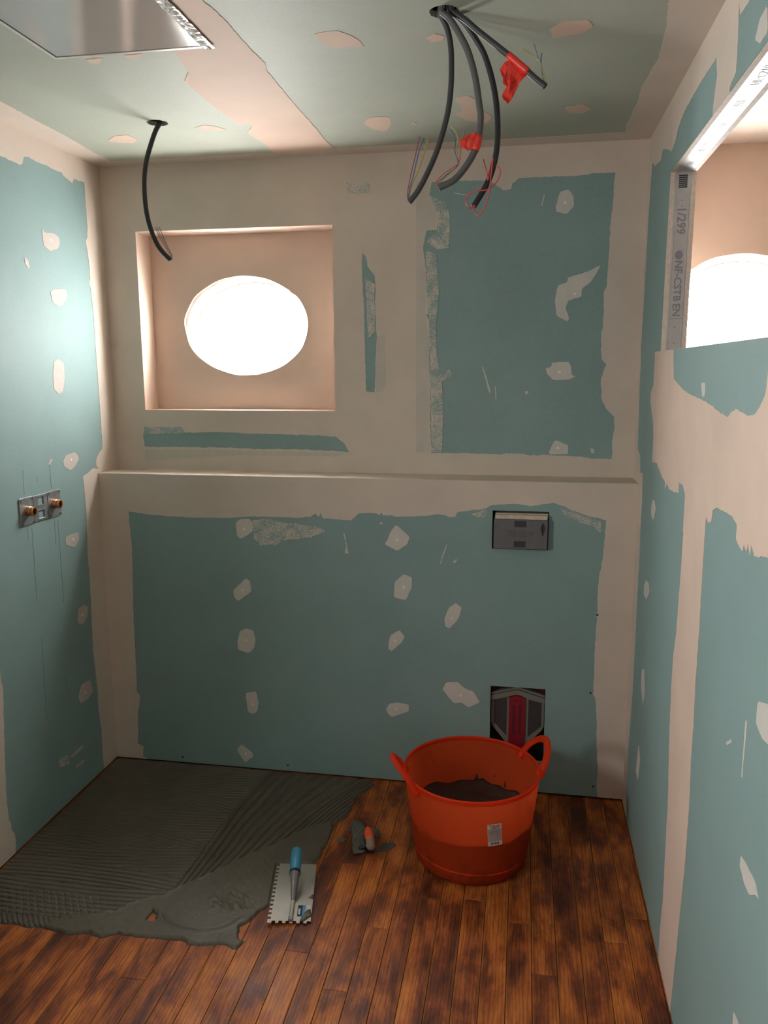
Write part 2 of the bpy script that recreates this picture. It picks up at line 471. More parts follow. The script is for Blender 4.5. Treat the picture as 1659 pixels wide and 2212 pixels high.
# outlines of filler, adhesive and cables in metres, measured on the surface that carries them
D = {
    'low_band': [(0.0, 0.008), (0.0, 1.2), (2.0374, 1.2), (2.0374, 0.008), (1.9473, 0.008), (1.9419, 0.0458), (1.9433, 0.1273), (1.9351, 0.2071), (1.9318, 0.3132), (1.9241, 0.398), (1.9143, 0.4169), (1.9149, 0.4755), (1.9138, 0.572), (1.9149, 0.6865), (1.9174, 0.699), (1.9141, 0.8177), (1.9178, 0.8674), (1.9267, 0.9293), (1.9302, 1.0086), (1.9321, 1.069), (1.8696, 1.0823), (1.8111, 1.1006), (1.7874, 1.1133), (1.7521, 1.1257), (1.6705, 1.1115), (1.623, 1.1182), (1.5338, 1.1129), (1.5101, 1.0988), (1.456, 1.0912), (1.4076, 1.0818), (1.3986, 1.0636), (1.3773, 1.063), (1.3588, 1.0712), (1.3343, 1.0736), (1.285, 1.0642), (1.2354, 1.0628), (1.1792, 1.0587), (1.1604, 1.0657), (1.1322, 1.063), (1.1278, 1.0743), (1.1196, 1.0633), (1.1101, 1.0694), (1.0912, 1.0714), (1.0729, 1.0709), (1.0411, 1.0675), (1.0089, 1.0405), (0.9833, 1.0417), (0.9048, 1.0459), (0.8936, 1.0679), (0.8868, 1.0505), (0.8741, 1.0642), (0.8543, 1.0495), (0.7889, 1.0445), (0.6636, 1.0455), (0.6303, 1.0458), (0.563, 1.0387), (0.3862, 1.0331), (0.2829, 1.0361), (0.1787, 1.0439), (0.12, 1.0503), (0.1193, 1.0168), (0.122, 0.9497), (0.1233, 0.882), (0.1187, 0.7655), (0.112, 0.6054), (0.113, 0.5636), (0.1103, 0.4643), (0.1109, 0.3928), (0.1072, 0.2987), (0.121, 0.2851), (0.1049, 0.2037), (0.1027, 0.1447), (0.0967, 0.0739), (0.1219, 0.0611), (0.1157, 0.0196), (0.1367, 0.008)],
    'up_holes': [[(1.9251, 2.2629), (1.9221, 2.164), (1.9168, 2.089), (1.9166, 2.003), (1.9141, 1.8851), (1.9048, 1.8594), (1.9068, 1.755), (1.9012, 1.7023), (1.907, 1.6279), (1.9235, 1.6118), (1.9074, 1.5583), (1.913, 1.488), (1.9306, 1.45), (1.961, 1.4229), (1.963, 1.3792), (1.957, 1.3351), (1.96, 1.2688), (1.8956, 1.2678), (1.8412, 1.2753), (1.7318, 1.2793), (1.6657, 1.2756), (1.6211, 1.2834), (1.5317, 1.2804), (1.3957, 1.2819), (1.2924, 1.2805), (1.2889, 1.3733), (1.2878, 1.5427), (1.2818, 1.5984), (1.2841, 1.6813), (1.2808, 1.7634), (1.2693, 1.7962), (1.2862, 1.7932), (1.2718, 1.8611), (1.2686, 1.9255), (1.2656, 1.9789), (1.257, 2.0321), (1.2596, 2.0531), (1.2705, 2.0921), (1.3062, 2.0936), (1.3114, 2.1351), (1.3, 2.1874), (1.278, 2.214), (1.2886, 2.2573), (1.3834, 2.2584), (1.4905, 2.254), (1.5174, 2.2377), (1.5443, 2.2188), (1.5707, 2.2228), (1.5754, 2.2428), (1.5961, 2.2571), (1.6484, 2.2599), (1.8035, 2.2573), (1.8542, 2.2635)], [(1.0292, 2.0258), (1.0451, 2.0066), (1.0528, 1.9685), (1.0766, 1.9376), (1.0804, 1.8918), (1.0759, 1.8152), (1.0834, 1.7221), (1.074, 1.509), (1.0411, 1.513), (1.0382, 1.6598), (1.0354, 1.8158), (1.03, 1.9311)], [(0.1209, 1.3484), (0.3031, 1.3484), (0.4465, 1.3515), (0.5874, 1.347), (0.8461, 1.3437), (0.9223, 1.3379), (0.9557, 1.3095), (0.9705, 1.2809), (0.8791, 1.2838), (0.7593, 1.288), (0.6203, 1.2861), (0.4439, 1.2906), (0.282, 1.2902), (0.122, 1.2908)]],
    'up_thin': [[(1.2312, 2.2597), (1.2777, 2.2577), (1.2753, 2.2141), (1.2973, 2.1875), (1.3087, 2.1352), (1.3035, 2.0947), (1.2694, 2.0932), (1.257, 2.0321), (1.2656, 1.9682), (1.2693, 1.7962), (1.2813, 1.6813), (1.2861, 1.5427), (1.2878, 1.2816), (1.2333, 1.2808)], [(1.085, 1.7182), (1.1158, 1.7256), (1.1168, 1.533), (1.1069, 1.5131), (1.0765, 1.509)], [(0.1239, 1.2779), (0.4435, 1.2821), (0.7591, 1.2796), (0.9721, 1.2768), (0.9212, 1.262), (0.5315, 1.2621), (0.1231, 1.2328)]],
    'up_scuff': [[(1.278, 2.2114), (1.3027, 2.2027), (1.3409, 2.1858), (1.3552, 2.1232), (1.3507, 2.0294), (1.3095, 2.0253), (1.2707, 2.0528), (1.3062, 2.0936), (1.3097, 2.1352), (1.2973, 2.1823)], [(1.2681, 2.0212), (1.3041, 2.0096), (1.3163, 1.8709), (1.306, 1.7631), (1.3097, 1.6536), (1.3304, 1.5426), (1.3371, 1.4304), (1.3327, 1.2851), (1.2935, 1.2845), (1.2878, 1.5427), (1.2839, 1.7087), (1.2717, 1.8718)], [(1.2821, 1.5538), (1.3132, 1.5705), (1.3609, 1.5981), (1.3684, 1.5759), (1.3359, 1.5538), (1.2907, 1.5371)], [(0.9729, 2.2719), (1.0587, 2.266), (1.06, 2.2312), (1.021, 2.227), (0.9771, 2.2316)], [(1.0404, 1.9308), (1.0764, 1.9072), (1.0778, 1.7377), (1.0508, 1.7068)], [(0.127, 1.3724), (0.2861, 1.3695), (0.3029, 1.3442), (0.1251, 1.3424)]],
    'up_patch': [[(1.7271, 2.1561), (1.741, 2.206), (1.7691, 2.2138), (1.7881, 2.1891), (1.7908, 2.1588), (1.767, 2.1305), (1.7302, 2.1409)], [(1.7352, 1.8365), (1.744, 1.8887), (1.7753, 1.8984), (1.7799, 1.9165), (1.8369, 1.9307), (1.8903, 1.9551), (1.8736, 1.9221), (1.8565, 1.8967), (1.8286, 1.8765), (1.8271, 1.8479), (1.7828, 1.8356), (1.7732, 1.8096), (1.7878, 1.7724), (1.7801, 1.763), (1.7423, 1.7837)], [(1.7108, 1.5966), (1.7295, 1.602), (1.7317, 1.6171), (1.7906, 1.6206), (1.8009, 1.6017), (1.803, 1.5747), (1.8166, 1.5665), (1.7929, 1.5558), (1.7392, 1.5542), (1.7169, 1.5749)], [(1.7317, 1.2822), (1.739, 1.3103), (1.7546, 1.3356), (1.8005, 1.3167), (1.8001, 1.2831)], [(1.6763, 2.1631), (1.6856, 2.2016), (1.6882, 2.2005), (1.6805, 2.1619)], [(1.4808, 1.6086), (1.4983, 1.559), (1.5138, 1.5065), (1.507, 1.5093), (1.4957, 1.548), (1.4786, 1.6058)], [(1.5277, 1.5314), (1.531, 1.5325), (1.5348, 1.4805), (1.5315, 1.4805)], [(1.6382, 1.5138), (1.6492, 1.5138), (1.6494, 1.5039), (1.6385, 1.5039)], [(1.8805, 1.3065), (1.8941, 1.3039), (1.8958, 1.2873), (1.8839, 1.2899)], [(1.3677, 2.2187), (1.4218, 2.2084), (1.4218, 2.2058), (1.3688, 2.2156)]],
    'low_patch': [[(0.5588, 1.0164), (0.5763, 1.0333), (0.6165, 1.0344), (0.6291, 1.012), (0.6249, 0.9857), (0.5871, 0.9616), (0.5734, 0.9565), (0.5618, 0.9706)], [(0.5383, 0.7498), (0.5913, 0.8005), (0.6079, 0.7899), (0.6133, 0.7498), (0.5572, 0.7074), (0.5406, 0.7229)], [(0.5594, 0.5843), (0.584, 0.5973), (0.6146, 0.5894), (0.6228, 0.5501), (0.6156, 0.5186), (0.5941, 0.4959), (0.5496, 0.5079), (0.5473, 0.5389)], [(0.5721, 0.3273), (0.6164, 0.3374), (0.6267, 0.2922), (0.6206, 0.2563), (0.6062, 0.2424), (0.5818, 0.2463)], [(0.5278, 0.0836), (0.5485, 0.1071), (0.5934, 0.0745), (0.5949, 0.0565), (0.5599, 0.0294)], [(1.138, 0.9541), (1.1508, 0.9737), (1.159, 0.9993), (1.1823, 1.0298), (1.2324, 0.9859), (1.2231, 0.957), (1.1854, 0.9302)], [(1.1757, 0.8109), (1.2106, 0.8427), (1.2422, 0.8298), (1.2391, 0.7877), (1.217, 0.7412), (1.1724, 0.7522)], [(1.3644, 0.6768), (1.3778, 0.7165), (1.4056, 0.7405), (1.4288, 0.7222), (1.4187, 0.6861), (1.4096, 0.6697), (1.3972, 0.656), (1.3817, 0.6402), (1.3679, 0.648), (1.3645, 0.6706)], [(1.1515, 0.5666), (1.1593, 0.6004), (1.1947, 0.6235), (1.2139, 0.6001), (1.2043, 0.5763), (1.1624, 0.5372), (1.1514, 0.5466)], [(1.3588, 0.3986), (1.3745, 0.4265), (1.4157, 0.4306), (1.4476, 0.4046), (1.4761, 0.3965), (1.502, 0.3547), (1.4582, 0.3314), (1.4325, 0.3498), (1.404, 0.3444), (1.3782, 0.3729)], [(1.1401, 0.2979), (1.152, 0.3229), (1.1848, 0.3321), (1.2304, 0.3265), (1.2291, 0.2976), (1.1618, 0.2706)], [(0.9801, 0.9918), (0.9865, 0.9894), (0.9949, 0.9395), (1.001, 0.914), (0.9849, 0.9134), (0.9917, 0.9427)], [(1.345, 0.8884), (1.3541, 0.9205), (1.3691, 0.962), (1.3722, 0.9615), (1.3572, 0.9174), (1.3482, 0.8853)], [(1.3914, 0.8965), (1.4066, 0.9085), (1.4085, 0.9035), (1.4007, 0.8905)], [(1.1213, 1.0368), (1.1302, 1.0371), (1.1301, 1.0295), (1.1213, 1.0292)]],
    'low_scuff': [[(0.6263, 1.0282), (0.6766, 1.0394), (0.7359, 1.0281), (0.8536, 1.0155), (0.9183, 1.0014), (0.8527, 0.9703), (0.7405, 0.9568), (0.7201, 0.9398), (0.6533, 0.9342), (0.6307, 0.9597)], [(1.4562, 1.077), (1.5162, 1.0971), (1.5106, 1.0723), (1.4806, 1.0653)], [(1.7702, 1.1068), (1.8112, 1.0958), (1.9164, 1.0626), (1.9179, 1.0264), (1.8709, 1.0491), (1.8005, 1.0713)]],
    'left_band': [(0.0, 0.008), (0.0, 1.2), (0.159, 1.2), (0.159, 2.3669), (-3.3, 2.3669), (-3.3, 2.2775), (-2.2, 2.2475), (-1.5, 2.2725), (-0.751, 2.2475), (-0.451, 2.2575), (-0.3883, 2.2564), (-0.3494, 2.2542), (-0.3374, 2.2609), (-0.3249, 2.2871), (-0.304, 2.2909), (-0.2583, 2.2861), (-0.1953, 2.289), (-0.166, 2.2849), (-0.1252, 2.2846), (-0.1068, 2.286), (-0.0947, 2.2774), (-0.0425, 2.2647), (-0.0292, 2.2819), (0.0419, 2.2843), (0.0405, 2.2293), (0.0415, 2.1699), (0.0427, 2.1251), (0.0367, 2.0881), (0.0219, 2.0738), (0.0245, 2.0621), (0.0335, 2.018), (0.0391, 1.9792), (0.0365, 1.9268), (0.0354, 1.9417), (0.0261, 1.9162), (0.0366, 1.905), (0.0415, 1.8498), (0.0456, 1.7877), (0.0435, 1.6774), (0.0456, 1.5978), (0.0457, 1.5013), (0.0457, 1.4038), (0.0465, 1.3215), (0.044, 1.292), (0.0203, 1.2812), (-0.0043, 1.2608), (-0.009, 1.248), (-0.0085, 1.2277), (0.0041, 1.2186), (-0.0402, 1.2217), (-0.0657, 1.2126), (-0.1087, 1.2021), (-0.107, 1.1699), (-0.1045, 1.0986), (-0.1049, 1.0501), (-0.1074, 0.9853), (-0.1149, 0.9048), (-0.1116, 0.8378), (-0.1149, 0.7182), (-0.1247, 0.5148), (-0.1162, 0.399), (-0.1117, 0.3358), (-0.1173, 0.2677), (-0.1053, 0.1731), (-0.1086, 0.0845), (-0.1077, 0.008)],
    'left_joint': [(-0.6754, 0.6075), (-0.6703, 0.5911), (-0.6841, 0.4459), (-0.6943, 0.3414), (-0.7026, 0.2352), (-0.702, 0.1452), (-0.6984, 0.1242), (-0.6928, 0.1322), (-0.6921, 0.0976), (-0.6786, 0.0741), (-0.6779, 0.0391), (-0.6844, 0.008), (-0.8544, 0.008), (-0.8626, 0.6), (-0.8254, 1.0), (-0.8154, 1.6), (-0.8054, 2.2674999999999996), (-0.7054, 2.2674999999999996), (-0.7004, 1.6), (-0.6954, 1.0)],
    'left_patch': [[(-0.2557, 2.0595), (-0.2486, 2.0757), (-0.2432, 2.0615), (-0.185, 2.068), (-0.1554, 2.0586), (-0.1502, 2.0395), (-0.1657, 2.0202), (-0.2139, 2.0036), (-0.2518, 2.0163)], [(-0.369, 1.9651), (-0.3493, 1.9596), (-0.3406, 1.9393), (-0.3491, 1.9275), (-0.3655, 1.9416)], [(-0.2325, 1.8651), (-0.2109, 1.8756), (-0.1363, 1.8855), (-0.1261, 1.8601), (-0.1599, 1.8282), (-0.1877, 1.8174), (-0.2266, 1.8344)], [(-0.2442, 1.6271), (-0.2172, 1.6362), (-0.1821, 1.6218), (-0.1839, 1.5683), (-0.2009, 1.521), (-0.2284, 1.5129), (-0.2571, 1.5313), (-0.2552, 1.5836)], [(-0.2324, 1.2763), (-0.2098, 1.2921), (-0.1593, 1.2977), (-0.1404, 1.291), (-0.1287, 1.271), (-0.1517, 1.2485), (-0.1902, 1.233), (-0.231, 1.2548)], [(-0.2546, 0.9965), (-0.2154, 1.0009), (-0.1676, 0.9975), (-0.1652, 0.9713), (-0.1877, 0.9537), (-0.2057, 0.9465), (-0.2556, 0.9686)], [(-0.2154, 0.6798), (-0.2043, 0.7092), (-0.1669, 0.7144), (-0.136, 0.6984), (-0.1517, 0.6597), (-0.184, 0.6408), (-0.2152, 0.6592)], [(-0.2481, 0.3761), (-0.221, 0.4154), (-0.1614, 0.4102), (-0.145, 0.3585), (-0.1857, 0.341), (-0.2374, 0.3462)], [(-0.3277, 1.2708), (-0.3099, 1.2909), (-0.2962, 1.2864), (-0.3123, 1.2728)], [(-0.332, 0.1755), (-0.2486, 0.1823), (-0.2387, 0.167), (-0.3192, 0.1648)], [(-0.3033, 0.1226), (-0.2445, 0.1223), (-0.2433, 0.1087), (-0.2935, 0.1089)]],
    'left_scuff': [[(-0.4105, 0.2031), (-0.3375, 0.1867), (-0.3422, 0.1513), (-0.4016, 0.1698)]],
    'pencil': [[(-0.4713, 1.2695), (-0.4733, 1.1881)], [(-0.318, 1.2682), (-0.3178, 1.1864)], [(-0.397, 1.2386), (-0.3969, 1.2184)], [(-0.4477, 1.069), (-0.4541, 0.8114)], [(-0.4444, 0.6761), (-0.4559, 0.3779)], [(-0.2931, 1.069), (-0.2963, 0.7649)], [(-0.3326, 0.4933), (-0.2988, 0.3728)], [(-0.472, 1.0796), (-0.4725, 1.0322)], [(-0.3156, 1.0763), (-0.3163, 0.9819)], [(-0.2769, 1.1309), (-0.2613, 1.1283)]],
    'right_band': [(0.0, 0.008), (0.0, 1.2), (0.159, 1.2), (0.159, 2.3669), (-3.3, 2.3669), (-3.3, 2.2769), (-2.0, 2.2669), (-1.0334, 2.2819), (-1.0134, 2.317), (-1.0259, 2.2511), (-1.0314, 2.1784), (-0.9843, 2.1654), (-0.9843, 2.1549), (-0.8321, 2.1549), (-0.8321, 2.1721), (-0.8407, 2.1974), (-0.8546, 2.2308), (-0.8338, 2.2738), (-0.6588, 2.2768), (-0.4504, 2.2689), (-0.3847, 2.249), (-0.3474, 2.2238), (-0.2928, 2.2129), (-0.246, 2.2293), (-0.1982, 2.2436), (-0.1329, 2.2601), (-0.0949, 2.2352), (0.0257, 2.2486), (0.0876, 2.2736), (0.1089, 2.1284), (0.115, 1.881), (0.1256, 1.6362), (0.112, 1.6442), (0.1102, 1.5351), (0.0959, 1.4623), (0.0803, 1.3155), (0.0087, 1.3006), (-0.0137, 1.2413), (-0.0702, 1.245), (-0.0894, 1.1405), (-0.0873, 1.0461), (-0.102, 0.9397), (-0.1005, 0.846), (-0.1062, 0.6371), (-0.1105, 0.4773), (-0.0965, 0.3553), (-0.073, 0.1968), (-0.0943, 0.0887), (-0.1208, 0.008)],
    'right_pink': [(-0.1992, 1.6458), (-0.2032, 1.6063), (-0.2054, 1.5414), (-0.1594, 1.5206), (-0.1593, 1.4906), (-0.2192, 1.4438), (-0.2471, 1.4128), (-0.2614, 1.3552), (-0.2581, 1.3055), (-0.3469, 1.314), (-0.39, 1.3017), (-0.4517, 1.2848), (-0.5076, 1.2772), (-0.5144, 1.2572), (-0.5422, 1.2761), (-0.5786, 1.2667), (-0.6564, 1.2698), (-0.7133, 1.2771), (-0.7121, 1.3029), (-0.7607, 1.3044), (-0.7964, 1.2858), (-0.7981, 1.2305), (-0.7976, 1.1904), (-0.8052, 1.1938), (-0.8038, 1.0803), (-0.7998, 1.0024), (-0.7957, 0.9232), (-0.7763, 0.8568), (-0.778, 0.7564), (-0.7961, 0.6134), (-0.8239, 0.4975), (-0.835, 0.3274), (-0.8436, 0.1977), (-0.8296, 0.0952), (-0.8389, 0.008), (-1.0145, 0.008), (-1.0245, 0.0961), (-1.042, 0.2584), (-1.0611, 0.4348), (-1.0644, 0.5938), (-1.0512, 0.7015), (-1.0522, 0.7962), (-1.0414, 0.8843), (-1.0439, 1.007), (-1.0381, 1.1243), (-1.035, 1.2072), (-1.0336, 1.2598), (-1.0367, 1.2734), (-1.0612, 1.2634), (-1.0867, 1.2715), (-1.0928, 1.2964), (-1.1224, 1.3084), (-1.184, 1.3124), (-1.2534, 1.3132), (-1.2882, 1.3056), (-1.2908, 1.2779), (-1.3201, 1.2675), (-1.3411, 1.2653), (-1.3472, 1.279), (-1.365, 1.2681), (-1.3695, 1.2865), (-1.3889, 1.2682), (-1.3924, 1.2889), (-1.4152, 1.2731), (-1.4883, 1.2878), (-1.8883, 1.2678), (-2.3, 1.2878), (-2.3, 1.55), (-1.7083000000000002, 1.6458), (-1.4183000000000001, 1.6458), (-1.4083, 1.5794), (-1.4085, 1.5655), (-1.4014, 1.5479), (-1.3789, 1.5293), (-1.3507, 1.5152), (-1.312, 1.5094), (-1.2755, 1.5131), (-1.2215, 1.5182), (-1.1845, 1.5082), (-1.1624, 1.4988), (-1.0998, 1.5037), (-1.0207, 1.5153), (-0.9129, 1.5248), (-0.7405, 1.534), (-0.6536, 1.5477), (-0.5506, 1.5653), (-0.5202, 1.633), (-0.52, 1.6458)],
    'right_patch': [[(-0.2944, 1.1749), (-0.3086, 1.1938), (-0.3485, 1.197), (-0.3759, 1.1758), (-0.3563, 1.1464), (-0.3347, 1.1326), (-0.2934, 1.1482)], [(-0.2364, 0.8987), (-0.2738, 0.9283), (-0.3293, 0.9288), (-0.3442, 0.9045), (-0.2956, 0.869), (-0.2404, 0.8702)], [(-0.2862, 0.6315), (-0.3292, 0.6481), (-0.3602, 0.5817), (-0.3671, 0.5785), (-0.343, 0.5346), (-0.2867, 0.5739)], [(-0.3033, 0.378), (-0.3496, 0.3502), (-0.3294, 0.2614), (-0.278, 0.2695)], [(-1.4999, 1.0427), (-1.5631, 1.0634), (-1.5882, 1.0307), (-1.5724, 0.9996), (-1.5399, 0.9944), (-1.5001, 1.0029)], [(-1.4782, 0.7431), (-1.5264, 0.7486), (-1.5677, 0.751), (-1.5898, 0.7357), (-1.573, 0.7321), (-1.5377, 0.7084), (-1.508, 0.7096), (-1.4763, 0.7208)], [(-1.5088, 0.4528), (-1.5391, 0.4583), (-1.5583, 0.4452), (-1.5436, 0.4063), (-1.5126, 0.4022)], [(-1.3261, 0.8832), (-1.3652, 0.91), (-1.3625, 0.8994), (-1.338, 0.8836)], [(-1.4428, 0.8741), (-1.4409, 0.9814), (-1.4501, 0.9841), (-1.4486, 0.8757)], [(-0.8957, 1.5624), (-0.9393, 1.5631), (-0.9432, 1.5329), (-0.917, 1.5297)], [(-1.1621, 2.1887), (-1.1868, 2.2157), (-1.2327, 2.2191), (-1.2458, 2.1712), (-1.1996, 2.1693)]],
    'ceil_band': [(0.0, -3.3), (0.0, 0.159), (2.0374, 0.159), (2.0374, -3.3), (1.8972, -3.3), (1.8872, -2.0), (1.9072, -1.4), (1.9172, -0.914), (1.9337, -0.7836), (1.9472, -0.5791), (1.9422, -0.4742), (1.9348, -0.372), (1.9411, -0.2569), (1.94, -0.1146), (1.9352, -0.0288), (1.9438, 0.0657), (1.8061, 0.0681), (1.5622, 0.0716), (1.2437, 0.0743), (0.9516, 0.0725), (0.726, 0.0853), (0.382, 0.0907), (0.0861, 0.0932), (0.0941, 0.0198), (0.088, -0.0106), (0.0964, -0.115), (0.1038, -0.2518), (0.1056, -0.3501), (0.1095, -0.4703), (0.1131, -0.5723), (0.1128, -0.5949), (0.12279999999999999, -1.4), (0.1328, -2.2), (0.1128, -3.3)],
    'ceil_joint': [(0.7609, -0.8216), (0.7432, -0.7099), (0.707, -0.6542), (0.7017, -0.5331), (0.7042, -0.4122), (0.713, -0.2945), (0.7165, -0.2587), (0.7531, -0.2518), (0.7495, -0.2255), (0.7119, -0.1673), (0.7269, -0.0024), (0.7219, 0.0898), (0.9537, 0.0799), (0.9438, -0.0035), (0.9469, -0.2153), (0.9453, -0.3827), (0.9472, -0.5566), (0.9501, -0.6834), (0.9604, -0.7286), (0.955, -0.8282), (0.9544, -0.9085), (0.9539, -0.9826), (0.9509, -1.0351), (0.9423, -1.0936), (0.9423, -1.6), (0.9223, -3.3), (0.7409, -3.3), (0.7509, -1.6)],
    'ceil_patch': [[(1.1271, -0.8814), (1.1556, -0.8904), (1.1878, -0.8919), (1.2127, -0.8607), (1.2262, -0.8289), (1.2301, -0.7876), (1.2065, -0.794), (1.1609, -0.7952), (1.1406, -0.8145)], [(1.1086, -0.1936), (1.1316, -0.2415), (1.1653, -0.2521), (1.2022, -0.2367), (1.1936, -0.1687), (1.164, -0.0913), (1.1258, -0.1268)], [(0.5574, -0.2434), (0.6033, -0.2711), (0.6385, -0.2464), (0.6571, -0.206), (0.604, -0.2029)], [(1.3829, -0.8146), (1.4069, -0.8344), (1.4282, -0.816), (1.4223, -0.7925), (1.3937, -0.7878)], [(1.6704, -0.8115), (1.7, -0.847), (1.7552, -0.8461), (1.7704, -0.8069), (1.749, -0.7758), (1.6808, -0.7565)], [(1.7319, -0.2268), (1.7853, -0.2519), (1.8139, -0.2114), (1.7912, -0.1673), (1.7494, -0.1752)], [(1.4126, -0.378), (1.4534, -0.3921), (1.4793, -0.3434), (1.489, -0.2486), (1.5166, -0.1815), (1.4944, -0.1206), (1.4371, -0.1578), (1.4035, -0.2279), (1.4328, -0.2591)], [(0.2113, -0.1632), (0.2686, -0.2124), (0.3116, -0.2141), (0.3166, -0.1534), (0.2862, -0.1179), (0.2348, -0.1381)], [(0.5238, -0.8381), (0.5728, -0.8401), (0.5424, -0.8063), (0.5244, -0.8154)], [(0.6321, -0.8455), (0.684, -0.8467), (0.652, -0.8143), (0.6339, -0.8232)], [(1.2553, -0.166), (1.2674, -0.1761), (1.2761, -0.1531), (1.266, -0.1461)]],
    'mortar': [(0.1631, -0.9951), (0.2213, -0.9932), (0.2631, -0.9966), (0.2999, -0.993), (0.3565, -0.9964), (0.3826, -1.0074), (0.4048, -1.0062), (0.4299, -0.9968), (0.4385, -0.9851), (0.4578, -0.9921), (0.4865, -1.0024), (0.5117, -0.9931), (0.532, -0.9744), (0.5786, -0.9767), (0.6342, -0.9749), (0.6893, -0.9731), (0.7169, -0.9684), (0.7535, -0.9846), (0.7837, -0.9868), (0.7569, -0.9787), (0.7962, -0.9832), (0.8402, -0.9691), (0.8707, -0.9734), (0.8862, -0.9818), (0.8939, -0.9695), (0.8999, -0.9517), (0.8775, -0.9413), (0.8644, -0.9205), (0.8624, -0.8944), (0.8835, -0.8577), (0.9, -0.8177), (0.9147, -0.7961), (0.9276, -0.7681), (0.9431, -0.7324), (0.9445, -0.6773), (0.9548, -0.6184), (0.9726, -0.582), (0.9977, -0.5703), (1.0094, -0.5339), (1.0067, -0.4952), (1.0082, -0.4627), (1.0172, -0.4199), (1.0129, -0.3606), (1.0018, -0.336), (1.0223, -0.3146), (1.044, -0.2744), (1.0522, -0.2165), (1.0458, -0.1488), (1.0684, -0.1146), (1.0835, -0.0811), (1.1033, -0.0407), (1.0826, -0.0194), (1.0689, -0.006), (0.004, -0.006), (0.004, -1.0050999999999999)],
    'bare': [(0.5794, -0.8619), (0.5959, -0.8758), (0.608, -0.8847), (0.6063, -0.9094), (0.588, -0.9194), (0.5846, -0.8887)],
    'smooth': [(0.1392, -0.9614), (0.2524, -0.9504), (0.332, -0.9505), (0.3993, -0.9309), (0.4746, -0.8963), (0.5012, -0.8639), (0.5249, -0.84), (0.5911, -0.8027), (0.6198, -0.7501), (0.6611, -0.7112), (0.6974, -0.6618), (0.7588, -0.5839), (0.811, -0.5242), (0.8605, -0.4629), (0.8986, -0.4058), (0.9318, -0.3611), (0.991, -0.3333)],
    'divide': [(0.6071, -0.6952), (0.6145, -0.6005), (0.6163, -0.4447), (0.6286, -0.2388), (0.6707, 0.0033)],
    'smears': [[(1.1345, -0.3315), (1.1514, -0.3255), (1.1723, -0.3409), (1.1846, -0.3698), (1.1775, -0.3893), (1.1605, -0.3739)], [(1.1722, -0.4725), (1.1951, -0.4281), (1.2027, -0.4121), (1.2365, -0.4064), (1.2452, -0.4167), (1.2383, -0.4384), (1.2106, -0.4575)], [(1.0595, -0.3536), (1.0715, -0.3421), (1.0778, -0.3631), (1.0667, -0.3618)], [(1.042, -0.4182), (1.0564, -0.4036), (1.0734, -0.4159), (1.0671, -0.4349), (1.0522, -0.4315)], [(1.0197, -0.6313), (1.0314, -0.6257), (1.0398, -0.6264), (1.0332, -0.6327)]],
    'hole_right': [1.4404, -0.9441, 2.3669],
    'hole_left': [0.4668, -0.3147, 2.3669],
    'c1': [(1.4288, -0.9355, 2.3683), (1.4378, -0.9319, 2.3536), (1.447, -0.9292, 2.3342), (1.4535, -0.9286, 2.3055), (1.4562, -0.9303, 2.2675), (1.456, -0.9349, 2.217), (1.4513, -0.9397, 2.1694), (1.4413, -0.9449, 2.1246), (1.4252, -0.9523, 2.0734), (1.4042, -0.9601, 2.0251), (1.3859, -0.9646, 1.992), (1.3672, -0.9676, 1.9682)],
    'c2': [(1.436, -0.9604, 2.3607), (1.4545, -0.9608, 2.3439), (1.4764, -0.9635, 2.3108), (1.4953, -0.9674, 2.2746), (1.5118, -0.9749, 2.2206), (1.5224, -0.9845, 2.1606), (1.5262, -0.9898, 2.1306), (1.5221, -0.9993, 2.0857), (1.5134, -1.0068, 2.0558), (1.4963, -1.0158, 2.0259), (1.4732, -1.0253, 1.999), (1.4409, -1.0345, 1.9826)],
    'c3': [(1.4479, -0.9266, 2.3761), (1.4724, -0.922, 2.3592), (1.491, -0.9188, 2.3407), (1.5098, -0.9169, 2.3145), (1.5289, -0.916, 2.2821), (1.5453, -0.9185, 2.2342), (1.5557, -0.922, 2.1862), (1.5606, -0.9266, 2.1381), (1.5606, -0.9325, 2.0866), (1.5531, -0.9388, 2.0412), (1.5385, -0.9451, 2.0019), (1.5117, -0.9547, 1.9562)],
    'c4': [(1.4565, -0.9521, 2.3639), (1.4872, -0.9521, 2.3436), (1.5179, -0.9532, 2.3173), (1.5761, -0.9531, 2.2716), (1.6159, -0.954, 2.2379), (1.6434, -0.9553, 2.2133), (1.6632, -0.9564, 2.1977)],
    'cl': [(0.4747, -0.3133, 2.3668), (0.4605, -0.316, 2.3445), (0.4466, -0.321, 2.309), (0.4306, -0.3303, 2.2523), (0.4237, -0.3389, 2.1903), (0.4283, -0.3485, 2.1121), (0.4414, -0.3537, 2.0496), (0.4678, -0.3566, 1.9868), (0.5069, -0.354, 1.9423)],
    'w1': [[(1.3687, -0.967, 1.9697), (1.3631, -0.9722, 1.9749), (1.3643, -0.9743, 1.9909), (1.3709, -0.9717, 2.0269), (1.3785, -0.9702, 2.0565), (1.3846, -0.9694, 2.0828), (1.3908, -0.9693, 2.106)], [(1.3687, -0.967, 1.9697), (1.3653, -0.9723, 1.9778), (1.3696, -0.9738, 1.9997), (1.3775, -0.9738, 2.0261), (1.3893, -0.9687, 2.0769), (1.4001, -0.9682, 2.1029)], [(1.3687, -0.967, 1.9697), (1.3677, -0.9714, 1.9809), (1.3756, -0.9711, 2.009), (1.3866, -0.9711, 2.0323), (1.4002, -0.9679, 2.0707), (1.4102, -0.9665, 2.1028)]],
